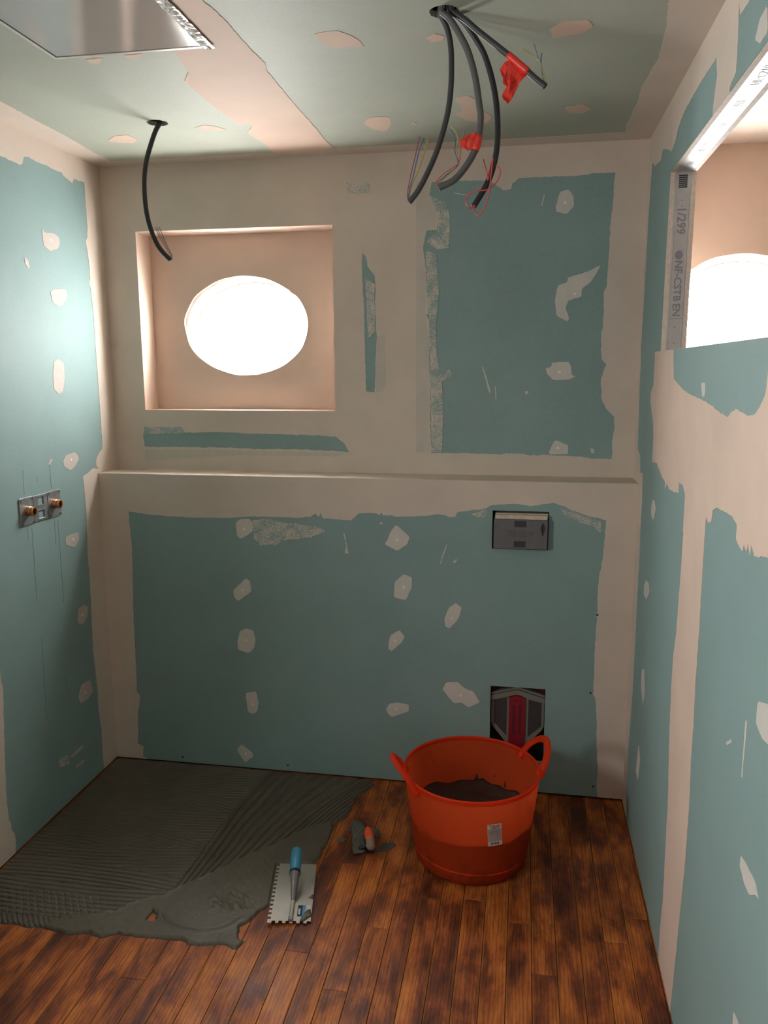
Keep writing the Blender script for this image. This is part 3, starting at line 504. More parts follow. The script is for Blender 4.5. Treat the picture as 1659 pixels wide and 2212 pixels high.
    'w2': [[(1.4439, -1.0339, 1.9835), (1.4336, -1.038, 1.9893), (1.4498, -1.035, 2.0093), (1.4793, -1.0298, 2.0285), (1.4852, -1.0301, 2.0401), (1.4869, -1.0291, 2.0628), (1.4861, -1.0296, 2.0795)], [(1.4439, -1.0339, 1.9835), (1.4351, -1.0372, 1.988), (1.4585, -1.0317, 2.0096), (1.4791, -1.0278, 2.0253), (1.4805, -1.0278, 2.038), (1.4742, -1.0279, 2.0581), (1.4754, -1.0266, 2.0781), (1.4693, -1.0277, 2.0921), (1.462, -1.0301, 2.1003)], [(1.4439, -1.0339, 1.9835), (1.4357, -1.0372, 1.9871), (1.4557, -1.0333, 2.0037), (1.4811, -1.0269, 2.0282), (1.4818, -1.0265, 2.0439), (1.477, -1.0263, 2.064), (1.4812, -1.025, 2.081), (1.4751, -1.0256, 2.098), (1.4662, -1.028, 2.1076)], [(1.4888, -1.0075, 2.0852), (1.4924, -1.0161, 2.0912), (1.4935, -1.0246, 2.1001)]],
    'w3': [[(1.5161, -0.9748, 1.9552), (1.5073, -0.9809, 1.947), (1.4996, -0.984, 1.9541), (1.4965, -0.9856, 1.9657), (1.504, -0.9853, 1.9772), (1.5223, -0.9841, 1.9832), (1.5437, -0.9831, 1.9849), (1.5617, -0.9804, 1.9993), (1.5704, -0.9788, 2.0167), (1.5696, -0.98, 2.028), (1.561, -0.9833, 2.0349)], [(1.5161, -0.9748, 1.9552), (1.5152, -0.9817, 1.9421), (1.5203, -0.9871, 1.9321), (1.5296, -0.9897, 1.9328), (1.54, -0.9889, 1.9517), (1.5471, -0.9873, 1.978), (1.5509, -0.9846, 2.0133), (1.5545, -0.9815, 2.0515)], [(1.5531, -0.9493, 2.0593), (1.548, -0.9622, 2.036), (1.5445, -0.9759, 2.0068), (1.5415, -0.9817, 2.0202), (1.5335, -0.9857, 2.0485)]],
    'w4': [[(1.6617, -0.9564, 2.1992), (1.6582, -0.9562, 2.2149), (1.6532, -0.9555, 2.235), (1.6466, -0.9551, 2.2551), (1.6402, -0.9552, 2.2721), (1.6369, -0.9557, 2.2838)], [(1.6617, -0.9564, 2.1992), (1.6566, -0.9562, 2.2192), (1.6489, -0.9547, 2.2495), (1.6331, -0.9577, 2.262), (1.612, -0.962, 2.2729)], [(1.6617, -0.9564, 2.1992), (1.6549, -0.9561, 2.2264), (1.6518, -0.956, 2.2489), (1.6537, -0.9561, 2.2654)], [(1.6617, -0.9564, 2.1992), (1.6644, -0.9573, 2.2058), (1.6579, -0.9579, 2.2228), (1.6507, -0.9576, 2.2456), (1.6451, -0.9597, 2.2536)]],
    'wl': [[(0.5069, -0.354, 1.9423), (0.5163, -0.3605, 1.954), (0.4986, -0.3666, 1.9947), (0.4808, -0.3712, 2.0428)], [(0.5069, -0.354, 1.9423), (0.5153, -0.3612, 1.9514), (0.4905, -0.367, 2.0), (0.473, -0.3727, 2.0423)], [(0.5069, -0.354, 1.9423), (0.5138, -0.3619, 1.9488), (0.4853, -0.3679, 2.0), (0.4678, -0.3738, 2.0413)]],
    'tape4': [(1.5869, -0.9515, 2.2588), (1.5736, -0.9551, 2.2514), (1.5649, -0.9588, 2.2395), (1.5677, -0.9611, 2.2245), (1.5716, -0.9623, 2.214), (1.5704, -0.9641, 2.2051), (1.581, -0.9632, 2.1999), (1.5746, -0.9658, 2.1916), (1.5701, -0.9688, 2.1796), (1.5734, -0.9701, 2.1691), (1.5789, -0.9697, 2.1661), (1.5835, -0.9698, 2.161), (1.5922, -0.966, 2.1736), (1.5993, -0.9621, 2.1885), (1.6043, -0.959, 2.2004), (1.6071, -0.9569, 2.2094), (1.6164, -0.9537, 2.2183), (1.6228, -0.9512, 2.2258), (1.6098, -0.9505, 2.2423)],
    'tape2': [(1.5317, -0.9986, 2.1038), (1.5154, -1.0023, 2.0994), (1.4917, -1.0076, 2.093), (1.4824, -1.0107, 2.0847), (1.487, -1.0124, 2.0713), (1.5015, -1.0117, 2.0608), (1.5163, -1.0083, 2.0652), (1.5276, -1.0058, 2.0681), (1.5277, -1.0028, 2.0845)]}


# ------------------------------------------------------------------ structure
def rect(x0, x1, y0, y1): return [(x0, y0), (x1, y0), (x1, y1), (x0, y1)]
XR = 5.2                                   # far side of the neighbouring room
NICHE = (0.1313, 0.9222, 1.4345, 2.1274)
OV1 = (0.5267, 1.7688, 0.258, 0.194)
OV2 = (2.39, 1.803, 0.258, 0.194)
# subfloor and floor boards
mb = MB(); mb.box((-0.2, Y0 - 1.6, -0.2), (XR + 0.2, 0.6, -0.021)); 
floor = tag(mb.build('floor', plain('dark_subfloor', (0.03, 0.016, 0.010), 0.9)), 'worn dark-stained wooden plank floor of the bathroom', 'floor', kind='structure')
PITCH = 0.0676
joints_fixed = {}
def col_of(x): return int(math.floor((2.0350 - x) / PITCH))
for x, y in [(0.642, -1.128), (1.123, -0.543), (1.186, -1.077), (1.394, -0.672), (1.662, -0.739), (1.736, -0.931), (2.004, -0.662)]:
    joints_fixed.setdefault(col_of(x), []).append(y)
rng = random.Random(11)
plank_cache = {}
def plank(x0, x1, y0, y1):
    g = 0.0007
    key = (round(x1 - x0, 3), round(y1 - y0, 3))
    L, Wd = (y1 - y0) / 2 - g, (x1 - x0) / 2 - g
    if key not in plank_cache:
        c = 0.0012; t = 0.02
        v = [(-Wd, -L, -t), (Wd, -L, -t), (Wd, L, -t), (-Wd, L, -t), (-Wd, -L, -c), (Wd, -L, -c), (Wd, L, -c), (-Wd, L, -c), (-Wd + c, -L + c, 0), (Wd - c, -L + c, 0), (Wd - c, L - c, 0), (-Wd + c, L - c, 0)]
        f = [(0, 3, 2, 1), (0, 1, 5, 4), (1, 2, 6, 5), (2, 3, 7, 6), (3, 0, 4, 7), (4, 5, 9, 8), (5, 6, 10, 9), (6, 7, 11, 10), (7, 4, 8, 11), (8, 9, 10, 11)]
        me = bpy.data.meshes.new('plank'); me.from_pydata(v, [], f); me.update(); me.materials.append(MAT['wood'])
        plank_cache[key] = me
    o = bpy.data.objects.new('plank', plank_cache[key]); COL.objects.link(o); o.parent = floor
    o.location = ((x0 + x1) / 2, (y0 + y1) / 2, rng.uniform(-0.0006, 0.0))
for k in range(-1, 31):
    x1 = 2.0350 - k * PITCH; x0 = x1 - PITCH
    if k == -1: x1 = W + 0.012
    x0 = max(x0, -0.012)
    if x1 - x0 < 0.005: continue
    ys = sorted(joints_fixed.get(k, []))
    y = 0.012 - rng.uniform(0.3, 1.9)
    while y > Y0 + 0.2:
        if all(abs(y - q) > 0.45 for q in ys) and not (k in joints_fixed and -1.45 < y < 0): ys.append(y)
        y -= rng.choice((1.3, 1.6, 1.9))
    edges = [0.012] + sorted(ys, reverse=True) + [Y0 - 0.01]
    for a, b in zip(edges, edges[1:]): plank(x0, x1, b, a)

# back wall, upper part: green board under an almost full coat of filler
mb = MB()
mb.prism([rect(-0.15, W, LEDGE - 0.15, HC + 0.1), rect(*NICHE)], lambda a, b, h: (a, DL + h, b), NB - DL)
wall_back = tag(mb.build('wall_back', MAT['board']), 'upper back wall, plasterboard mostly coated in beige joint filler', 'wall', kind='structure')
on_edge = lambda a, b: (abs(a.x - b.x) < 1e-5 or abs(a.y - b.y) < 1e-5) and (a - b).length > 0.1
nloop = rect(*NICHE)
sheet('joint_filler', 'up', [rect(0, W, LEDGE, HC), nloop[::-1]] + [h[::-1] for h in D['up_holes']], MAT['filler'], wall_back, 0.0010, 0.0018, 0.006, on_edge)
for pl in D['up_thin']: sheet('thin_filler', 'up', [pl], MAT['filler_thin'], wall_back, 0.0012, 0.0010)
for i, pl in enumerate(D['up_scuff']): sheet('scuffed_filler', 'up', [pl], MAT['scuff'], wall_back, 0.0013 + 0.0002 * i, 0.0012)
patches('up', D['up_patch'], wall_back, dots=4)
# lining of the square niche: four reveals and the board with the oval hole
x0, x1, z0, z1 = NICHE; T = 0.004
for nm, a, b in [('reveal', (x0, DL - 0.001, z0), (x0 + T, NB, z1)), ('reveal', (x1 - T, DL - 0.001, z0), (x1, NB, z1)),
                 ('reveal', (x0 + T, DL - 0.001, z1 - T), (x1 - T, NB, z1)), ('reveal', (x0 + T, DL - 0.001, z0), (x1 - T, NB, z0 + T))]:
    mb = MB(); mb.box(a, b); mb.build('niche_reveal', MAT['filler_pink'], wall_back)
# outer board with the window holes runs on behind the partition into the next room
mb = MB()
mb.prism([rect(-0.4, XR + 0.2, -0.2, HC + 0.2), ellipse(*OV1, 72, 0.02, 1.0)[::-1], ellipse(*OV2, 72, 0.02, 4.0)[::-1]],
         lambda a, b, h: (a, NB + h, b), 0.014)
wall_outer = tag(mb.build('wall_outer', MAT['filler_pink']), 'pinkish filled outer wall board pierced by oval window holes', 'wall', kind='structure')
# masonry behind it, tunnels slightly smaller and offset
mb = MB()
mb.prism([rect(-0.4, XR + 0.2, -0.2, HC + 0.2), ellipse(OV1[0] + 0.012, OV1[1] - 0.006, 0.262, 0.196, 72)[::-1], ellipse(OV2[0] + 0.012, OV2[1] - 0.006, 0.262, 0.196, 72)[::-1]],
         lambda a, b, h: (a, NB + h, b), 0.10)
for i in range(len(mb.v)): 
    x, y, z = mb.v[i]; mb.v[i] = (x, y + 0.014, z)
mb.build('outer_wall_core', MAT['white_paint'], wall_outer)
def oval_window(name, ov, label):
    cx, cz, rx, rz = ov
    w = MB()
    w.prism([ellipse(cx + 0.012, cz - 0.006, rx + 0.004, rz + 0.002, 64), ellipse(cx + 0.012, cz - 0.006, rx - 0.012, rz - 0.014, 64)[::-1]], lambda a, b, h: (a, NB + 0.085 + h, b), 0.022)
    o = tag(w.build(name, MAT['white_paint']), label, 'window', kind='structure')
    g = MB(); g.prism([ellipse(cx + 0.012, cz - 0.006, rx - 0.010, rz - 0.012, 64)], lambda a, b, h: (a, NB + 0.095 + h, b), 0.004)
    g.build('pane', MAT['glass'], o)
    s = MB(); P = [Vector((a, NB + 0.084, b)) for a, b in ellipse(cx + 0.012, cz - 0.006, rx - 0.010, rz - 0.012, 64)]
    P.append(P[0]); tube(s, P, 0.0016, 6, False, False); s.build('gasket', MAT['gasket'], o)
    return o
oval_window('window_1', OV1, 'oval window glowing white in the square niche of the back wall')
oval_window('window_2', OV2, 'oval window seen through the opening in the right-hand partition')

# low boxed-out wall below the ledge
CIST = (1.5345, 1.7345, 0.9515, 1.0925); WCH = (1.5406, 1.7430, 0.130, 0.4235)
mb = MB(); mb.prism([rect(0.0, W, 0.008, LEDGE - 0.013), rect(*CIST)[::-1], rect(*WCH)[::-1]], lambda a, b, h: (a, h, b), 0.013)
wall_low = tag(mb.build('wall_low', MAT['board']), 'low boxed-out green plasterboard wall with a beige filler border', 'wall', kind='structure')
mb = MB(); mb.box((0.0, 0.0, LEDGE - 0.013), (W, DL, LEDGE)); mb.build('ledge_board', MAT['filler'], wall_low)
mb = MB(); mb.box((0.0, 0.10, -0.01), (W, 0.112, LEDGE - 0.014)); mb.build('cavity_back', MAT['cavity'], wall_low)
sheet('joint_filler', 'low', [D['low_band']], MAT['filler'], wall_low, 0.0010, 0.0018, 0.006, on_edge)
for pl in D['low_scuff']: sheet('scuffed_filler', 'low', [pl], MAT['scuff'], wall_low, 0.0013, 0.0040)
patches('low', D['low_patch'], wall_low, dots=11)
for x, z in [(0.292, 0.03), (0.74, 0.032), (1.22, 0.034), (1.93, 0.05), (1.905, 0.42), (1.917, 0.72)]:
    mb = MB(); mb.prism([ellipse(x, z, 0.004, 0.004, 8)], lambda a, b, h: (a, -h, b), 0.0012); mb.build('screw_hole', MAT['cavity'], wall_low)

# left wall
mb = MB(); mb.prism([rect(Y0 - 0.1, NB, 0.008, HC + 0.1), rect(-2.60, -2.10, 1.23, 1.77)[::-1]], lambda a, b, h: (-h, a, b), 0.1)
wall_left = tag(mb.build('wall_left', MAT['board']), 'left green plasterboard wall with beige filled corner joints', 'wall', kind='structure')
mb = MB(); mb.box((-0.2, Y0 - 0.1, -0.03), (-0.06, NB, 0.008)); mb.build('base_gap', MAT['cavity'], wall_left)
sheet('joint_filler', 'left', [D['left_band']], MAT['filler'], wall_left, 0.0010, 0.0018, 0.006, on_edge)
sheet('joint_filler', 'left', [D['left_joint']], MAT['filler'], wall_left, 0.0011, 0.0018, 0.006, on_edge)
for pl in D['left_scuff']: sheet('scuffed_filler', 'left', [pl], MAT['scuff'], wall_left, 0.0013, 0.0040)
patches('left', D['left_patch'], wall_left, mat='filler_left', dots=8)
for (ya, za), (yb, zb) in D['pencil']:
    mb = MB(); wd = 0.0006
    mb.prism([[(ya - wd, za), (ya + wd, za), (yb + wd, zb), (yb - wd, zb)]], PLANES['left'], 0.0005)
    mb.build('pencil_line', MAT['pencil'], wall_left)

w_ = MB(); w_.prism([rect(-2.60, -2.10, 1.23, 1.77), rect(-2.56, -2.14, 1.27, 1.73)[::-1]], lambda a, b, h: (-0.06 - h, a, b), 0.035)
wn = tag(w_.build('fill_window', MAT['white_paint']), 'small white-framed window added out of view in the left wall for fill light', 'window', kind='structure')  # unseen window added to light the right wall and front floor
g_ = MB(); g_.prism([rect(-2.565, -2.135, 1.265, 1.735)], lambda a, b, h: (-0.075 - h, a, b), 0.004); g_.build('pane', MAT['glass'], wn)
# right stud partition with the high opening
OY0, OY1, OZ0, OZ1 = -1.75, -0.2985, 1.6462, 2.1549
mb = MB(); mb.prism([rect(Y0 - 0.1, NB, 0.006, HC + 0.1), rect(OY0, OY1, OZ0, OZ1)[::-1]], lambda a, b, h: (W + h, a, b), 0.013)
wall_right = tag(mb.build('wall_right', MAT['board']), 'right stud partition in green plasterboard with a high rectangular opening', 'wall', kind='structure')
mb = MB(); mb.prism([rect(Y0 - 0.1, NB, 0.0, HC + 0.1), rect(OY0, OY1, OZ0, OZ1)[::-1]], lambda a, b, h: (W + PART - 0.013 + h, a, b), 0.013)
mb.build('rear_board', MAT['board_core'], wall_right)
mb = MB(); mb.box((W + 0.02, Y0 - 0.1, -0.03), (W + 0.05, NB, 0.01)); mb.build('base_gap', MAT['cavity'], wall_right)
S0, S1 = W + 0.013, W + PART - 0.013
for nm, a, b in [('steel_stud', (S0, OY1 - 0.0006, OZ0), (S1, OY1 + 0.04, OZ1)), ('steel_stud', (S0, OY0 - 0.04, OZ0), (S1, OY0 + 0.0006, OZ1)),
                 ('steel_track', (S0, OY0 - 0.04, OZ1 - 0.0006), (S1, OY1 + 0.04, OZ1 + 0.04)), ('steel_track', (S0, OY0 - 0.04, OZ0 - 0.04), (S1, OY1 + 0.04, OZ0 + 0.0006))]:
    mb = MB(); mb.box(a, b)
    st = mb.build(nm, MAT['steel'], wall_right)
    if nm == 'steel_stud' and b[1] > -0.5:
        # folded ribs and printed marking of the metal stud
        for xx in (S0 + 0.003, S1 - 0.004):
            r = MB(); r.box((xx, OY1 - 0.0022, OZ0 + 0.002), (xx + 0.0016, OY1 - 0.0004, OZ1 - 0.002)); r.build('rib', MAT['steel'], st)
        xm = (S0 + S1) / 2
        mk = MB()
        Z = lambda f: OZ1 - f * (OZ1 - OZ0)
        dn = lambda zc: (lambda a, b, h: (xm + b, OY1 - 0.0008 - h, zc - a))
        text_solid(mk, '1/299', 0.034, dn(Z(0.265)), 0.0004, 0.0006)
        text_solid(mk, 'NF-CSTB', 0.030, dn(Z(0.60)), 0.0004, 0.0006)
        text_solid(mk, 'EN', 0.030, dn(Z(0.765)), 0.0004, 0.0006)
        mk.build('stamp', MAT['ink_soft'], st)
        mk = MB()
        mk.prism([ellipse(xm, Z(0.455), 0.011, 0.013, 20)], lambda a, b, h: (a, OY1 - 0.0006 - h, b), 0.0005)
        for fz in (0.155, 0.185, 0.865, 0.955, 0.49):
            mk.prism([ellipse(xm, Z(fz), 0.0022, 0.0022, 8)], lambda a, b, h: (a, OY1 - 0.0006 - h, b), 0.0005)
        for fz in (0.208, 0.815):
            mk.prism([rect(S0, S1, Z(fz) - 0.0007, Z(fz) + 0.0007)], lambda a, b, h: (a, OY1 - 0.0006 - h, b), 0.0005)
        mk.build('stamp', MAT['ink_soft'], st)
        mk = MB()
        for k in range(7):
            mk.prism([rect(xm - 0.012, xm + 0.012, Z(0.02 + k * 0.0105) - 0.0018, Z(0.02 + k * 0.0105) + 0.0018)], lambda a, b, h: (a, OY1 - 0.0006 - h, b), 0.0005)
        mk.build('stamp', MAT['ink'], st)
    if nm == 'steel_track' and b[2] > 2.0:
        mk = MB()
        for k in range(6):
            yy = OY1 - 0.10 - k * 0.17
            text_solid(mk, ('EN', 'NF-CSTB', '1/299')[k % 3], 0.028, (lambda yc: (lambda a, b, h: ((S0 + S1) / 2 + b, yc - a, OZ1 - 0.0008 - h)))(yy), 0.0004)
        mk.build('stamp', plain('worn_ink', (0.45, 0.44, 0.44), 0.6), st)
# raw board edge strips round the opening
for (xa, xb) in ((W, W + 0.013), (W + PART - 0.013, W + PART)):
    for a, b in [((xa, OY1 - 0.0008, OZ0), (xb, OY1 + 0.001, OZ1)), ((xa, OY0, OZ1 - 0.0008), (xb, OY1, OZ1 + 0.001))]:
        mb = MB(); mb.box(a, b); mb.build('board_edge', MAT['board_core'], wall_right)
sheet('joint_filler', 'right', [D['right_band']], MAT['filler'], wall_right, 0.0010, 0.0018, 0.006, on_edge)
sheet('joint_filler', 'right', [D['right_pink']], MAT['filler_pink'], wall_right, 0.0011, 0.0018, 0.006, on_edge)
patches('right', D['right_patch'], wall_right)

# wall behind the photographer with an open doorway, and the passage beyond
mb = MB(); mb.prism([rect(-0.2, XR + 0.2, -0.05, HC + 0.1), rect(0.35, 1.25, 0.0, 2.04)[::-1]], lambda a, b, h: (a, Y0 - h, b), 0.1)
wall_front = tag(mb.build('wall_front', MAT['board_white']), 'filled wall behind the photographer with an open doorway', 'wall', kind='structure')
mb = MB(); mb.box((-0.3, Y0 - 1.7, -0.1), (XR + 0.2, Y0 - 1.6, HC + 0.1)); mb.box((-0.3, Y0 - 1.7, -0.1), (-0.2, Y0, HC + 0.1))
tag(mb.build('wall_passage', MAT['board_white']), 'plain passage wall beyond the doorway', 'wall', kind='structure')
# ceiling with the two cable holes
HR, HL = D['hole_right'], D['hole_left']; RH = 0.033
mb = MB()
mb.prism([rect(-0.1, W + 0.03, Y0 - 0.1, NB), ellipse(HR[0], HR[1], RH, RH, 28, 0.08, 2)[::-1], ellipse(HL[0], HL[1], RH, RH, 28, 0.08, 5)[::-1]], lambda a, b, h: (a, b, HC + h), 0.013)
ceiling = tag(mb.build('ceiling', MAT['board_ceiling']), 'green plasterboard ceiling with a broad filled joint', 'ceiling', kind='structure')
mb = MB(); mb.box((-0.3, Y0 - 1.8, HC + 0.12), (XR + 0.2, NB + 0.1, HC + 0.2)); mb.build('ceiling_void', MAT['cavity'], ceiling)
mb = MB(); mb.box((W + 0.03, Y0 - 0.1, HC), (XR + 0.2, NB, HC + 0.11)); mb.box((-0.3, Y0 - 1.75, HC), (XR + 0.2, Y0 - 0.1, HC + 0.11)); mb.build('neighbouring_ceiling', MAT['board_white'], ceiling)
sheet('joint_filler', 'ceil', [D['ceil_band']], MAT['filler'], ceiling, 0.0010, 0.0018, 0.006, on_edge)
sheet('joint_filler', 'ceil', [D['ceil_joint']], MAT['filler_ceiling'], ceiling, 0.0013, 0.0018, 0.006, on_edge)
patches('ceil', D['ceil_patch'], ceiling, mat='filler_ceiling')
# far wall of the neighbouring room with its own window opening
mb = MB(); mb.prism([rect(Y0 - 1.8, NB + 0.2, -0.1, HC + 0.2)], lambda a, b, h: (XR + h, a, b), 0.1)
tag(mb.build('wall_neighbour', MAT['board_white']), 'far wall of the room beyond the partition', 'wall', kind='structure')

# ------------------------------------------------------------------ tile adhesive spread on the floor
def inside(poly, X, Y):
    c = np.zeros(X.shape, bool); n = len(poly); j = n - 1
    for i in range(n):
        xi, yi = poly[i]; xj, yj = poly[j]
        if yi != yj: c ^= ((yi > Y) != (yj > Y)) & (X < (xj - xi) * (Y - yi) / (yj - yi) + xi)
        j = i
    return c
def vnoise(X, Y, s, seed):
    r = np.random.RandomState(seed); G = r.rand(256, 256)
    x = X * s + 1000.5; y = Y * s + 1000.5
    xi = np.floor(x).astype(int); yi = np.floor(y).astype(int); fx = x - xi; fy = y - yi
    fx = fx * fx * (3 - 2 * fx); fy = fy * fy * (3 - 2 * fy)
    g = lambda a, b: G[a % 256, b % 256]
    return (g(xi, yi) * (1 - fx) + g(xi + 1, yi) * fx) * (1 - fy) + (g(xi, yi + 1) * (1 - fx) + g(xi + 1, yi + 1) * fx) * fy
def mortar_bed():
    st = 0.0019
    xs = np.arange(0.0, 1.13, st); ys = np.arange(-1.06, 0.004, st)
    X, Y = np.meshgrid(xs, ys)
    jx = (vnoise(X, Y, 60, 1) - 0.5) * 0.010 + (vnoise(X, Y, 200, 2) - 0.5) * 0.004
    jy = (vnoise(X, Y, 60, 3) - 0.5) * 0.010 + (vnoise(X, Y, 200, 4) - 0.5) * 0.004
    m = inside(D['mortar'], X + jx, Y + jy) & ~inside(D['bare'], X + jx * 1.5, Y + jy * 1.5) & (X > 0.006) & (Y < -0.008)
    sm = D['smooth']; smooth_poly = sm + [(1.3, sm[-1][1]), (1.3, -1.3), (-0.1, -1.3), (-0.1, sm[0][1] - 0.03)]
    S = inside(smooth_poly, X + jx * 0.4, Y + jy * 0.4)
    dv = D['divide']; right_poly = [(dv[0][0] + 0.004, -1.2)] + dv + [(1.4, 0.1), (1.4, -1.2)]
    Rr = inside(right_poly, X, Y)
    # grooves pulled along x in overlapping passes
    def groove(ph, pitch, wd=0.115):
        t = ph / pitch; t = t - np.floor(t) - 0.5
        return np.exp(-(t / wd) ** 2)
    H = np.zeros_like(X)
    warp = (vnoise(X, Y, 2.2, 9) - 0.5) * 0.05 + (vnoise(X, Y, 9, 10) - 0.5) * 0.006
    rnd = np.random.RandomState(5)
    left_h = np.full_like(X, 0.0105)
    y_top = 0.0
    passes = [(-0.02, 0.04, 0.0185), (-0.21, -0.10, 0.018), (-0.35, 0.05, 0.019), (-0.47, -0.16, 0.0175), (-0.60, 0.11, 0.0185), (-0.70, -0.04, 0.019), (-0.80, 0.015, 0.0195)]
    for yb, slope, pitch in passes:
        curve = slope * (X - 0.33) + (0.22 if slope > 0 else -0.16) * (X - 0.33) ** 2
        edge = yb + curve + (vnoise(X, Y, 7, int(abs(yb) * 100) + 20) - 0.5) * 0.02
        sel = Y < edge
        ph = Y - curve * 0.9 + warp * 0.5
        amp = 0.5 + 0.5 * np.clip((vnoise(X, Y, 5, int(abs(yb) * 100) + 40) - 0.22) * 2.6, 0, 1)
        if yb > -0.3: amp *= 0.75
        hh = 0.0105 - 0.0088 * amp * groove(ph, pitch)
        left_h = np.where(sel, hh, left_h)
    # front left: teeth marks between the grooves
    tm = (Y < -0.845) & (X < 0.46) & (X > 0.05)
    left_h = left_h - np.where(tm, 0.0028 * groove(X + Y * 0.7, 0.0235, 0.14) * groove(Y + warp * 0.5 - 0.006, 0.0195, 0.22), 0)
    # right pass: fan of long grooves towards the wall
    s = X - 0.62
    for _ in range(12):
        mslope = 0.02 + 0.33 * np.clip(s / 0.14, 0, 1) ** 1.2
        s = 0.5 * s + 0.5 * (X - 0.62 - (Y + 0.73) * mslope - 0.045 * np.clip((Y + 0.35) / 0.35, 0, 1) ** 2)
    right_h = 0.0102 - 0.0088 * groove(s + (vnoise(X, Y, 6, 33) - 0.5) * 0.007, 0.0178, 0.15)
    xsel = (s > 0.045) & (s < 0.085) & (Y > -0.62)      # crossing stroke
    right_h -= np.where(xsel, 0.0028 * groove(s * 0.9 + (Y + 0.5) * 0.12, 0.0178, 0.13), 0)
    H = np.where(Rr, right_h, left_h)
    # smooth untouched adhesive in front, with drag marks
    sw = 0.0085 + (vnoise(X, Y, 8, 50) - 0.5) * 0.004 + (vnoise(X + Y, (Y - X) * 0.2, 60, 51) - 0.5) * 0.0009
    rough_zone = np.clip(1 - (((X - 0.80) / 0.09) ** 2 + ((Y + 0.79) / 0.06) ** 2), 0, 1)
    sw += rough_zone * (vnoise((X - Y) * 0.35, (X + Y) * 1.3, 90, 52) - 0.5) * 0.010
    rr = np.sqrt(((X - 0.73) / 1.35) ** 2 + (Y + 0.845) ** 2)
    arc = np.exp(-((rr - 0.088) / 0.0035) ** 2) * (Y < -0.865)
    sw -= 0.0030 * arc * np.clip((X - 0.55) * 8, 0, 1)
    sw += 0.0016 * np.exp(-((rr - 0.096) / 0.005) ** 2) * (Y < -0.86)
    strokes = (Y < -0.955) & (X < 0.31)
    sw = np.where(strokes, 0.0075 - 0.0045 * groove(X + 0.8 * Y, 0.0172, 0.16), sw)
    # raised lip along the comb's edge
    lip = np.zeros_like(X)
    for (ax, ay), (bx, by) in zip(sm[2:], sm[3:]):
        L2 = (bx - ax) ** 2 + (by - ay) ** 2; t = np.clip(((X - ax) * (bx - ax) + (Y - ay) * (by - ay)) / L2, 0, 1)
        d = np.hypot(X - ax - t * (bx - ax), Y - ay - t * (by - ay)); lip = np.maximum(lip, np.exp(-(d / 0.006) ** 2))
    H = np.where(S, sw, H)
    H = H + lip * (0.0035 + (vnoise(X, Y, 50, 60) - 0.5) * 0.006) * np.clip(1.2 - X, 0.2, 1)
    H += (vnoise(X, Y, 130, 61) - 0.5) * 0.0007
    tu, tv = (X - 0.9745), (Y + 0.7240); ca, sa = math.cos(1.3762), math.sin(1.3762)
    along, across = -tu * 0.1935 + tv * 0.981, tu * 0.981 + tv * 0.1935
    H = np.where((np.abs(along) < 0.155) & (np.abs(across) < 0.072), np.minimum(H, 0.0042), H)
    # the bed thins towards its outline
    k = m.astype(float)
    for _ in range(3):
        p = np.pad(k, 3, mode='edge'); k = sum(p[i:i + k.shape[0], j:j + k.shape[1]] for i in range(7) for j in range(7)) / 49.0
    H = np.maximum(H, 0.0012) * np.clip((k - 0.30) * 1.9, 0.12, 1.0)
    Z = np.where(m, H, -0.0012)
    ny, nx = X.shape
    mm = m[:-1, :-1] | m[1:, :-1] | m[:-1, 1:] | m[1:, 1:]
    idx = np.arange(ny * nx).reshape(ny, nx)
    q = np.stack([idx[:-1, :-1][mm], idx[:-1, 1:][mm], idx[1:, 1:][mm], idx[1:, :-1][mm]], -1)
    used = np.unique(q); remap = np.full(ny * nx, -1); remap[used] = np.arange(len(used)); q = remap[q]
    V = np.stack([X.ravel()[used], Y.ravel()[used], Z.ravel()[used]], -1)
    me = bpy.data.meshes.new('tile_adhesive_bed')
    me.vertices.add(len(V)); me.vertices.foreach_set('co', V.ravel())
    me.loops.add(len(q) * 4); me.loops.foreach_set('vertex_index', q.ravel().astype(np.int32))
    me.polygons.add(len(q)); me.polygons.foreach_set('loop_start', (np.arange(len(q)) * 4).astype(np.int32)); 
    me.polygons.foreach_set('use_smooth', np.ones(len(q), bool))
    me.update(calc_edges=True); me.validate()
    me.materials.append(MAT['mortar'])
    o = bpy.data.objects.new('tile_adhesive_bed', me); COL.objects.link(o)
    return o
bed = tag(mortar_bed(), 'grey tile adhesive combed into ridges over the back left floor', 'adhesive', kind='stuff')
for i, pl in enumerate(D['smears']):
    o = sheet('adhesive_smear', 'floor', [pl], MAT['blade_mortar'], None, 0.0022, 0.003, 0.004)
    tag(o, ['dark adhesive smear behind the orange trowel handle', 'long dark adhesive smear right of the orange-handled trowel', 'tiny adhesive smear at the left edge of the small trowel blade', 'faint adhesive smear between the comb ridges and the small trowel', 'little adhesive string beside the notched trowel'][i], 'smear', 'adhesive smears on the planks')

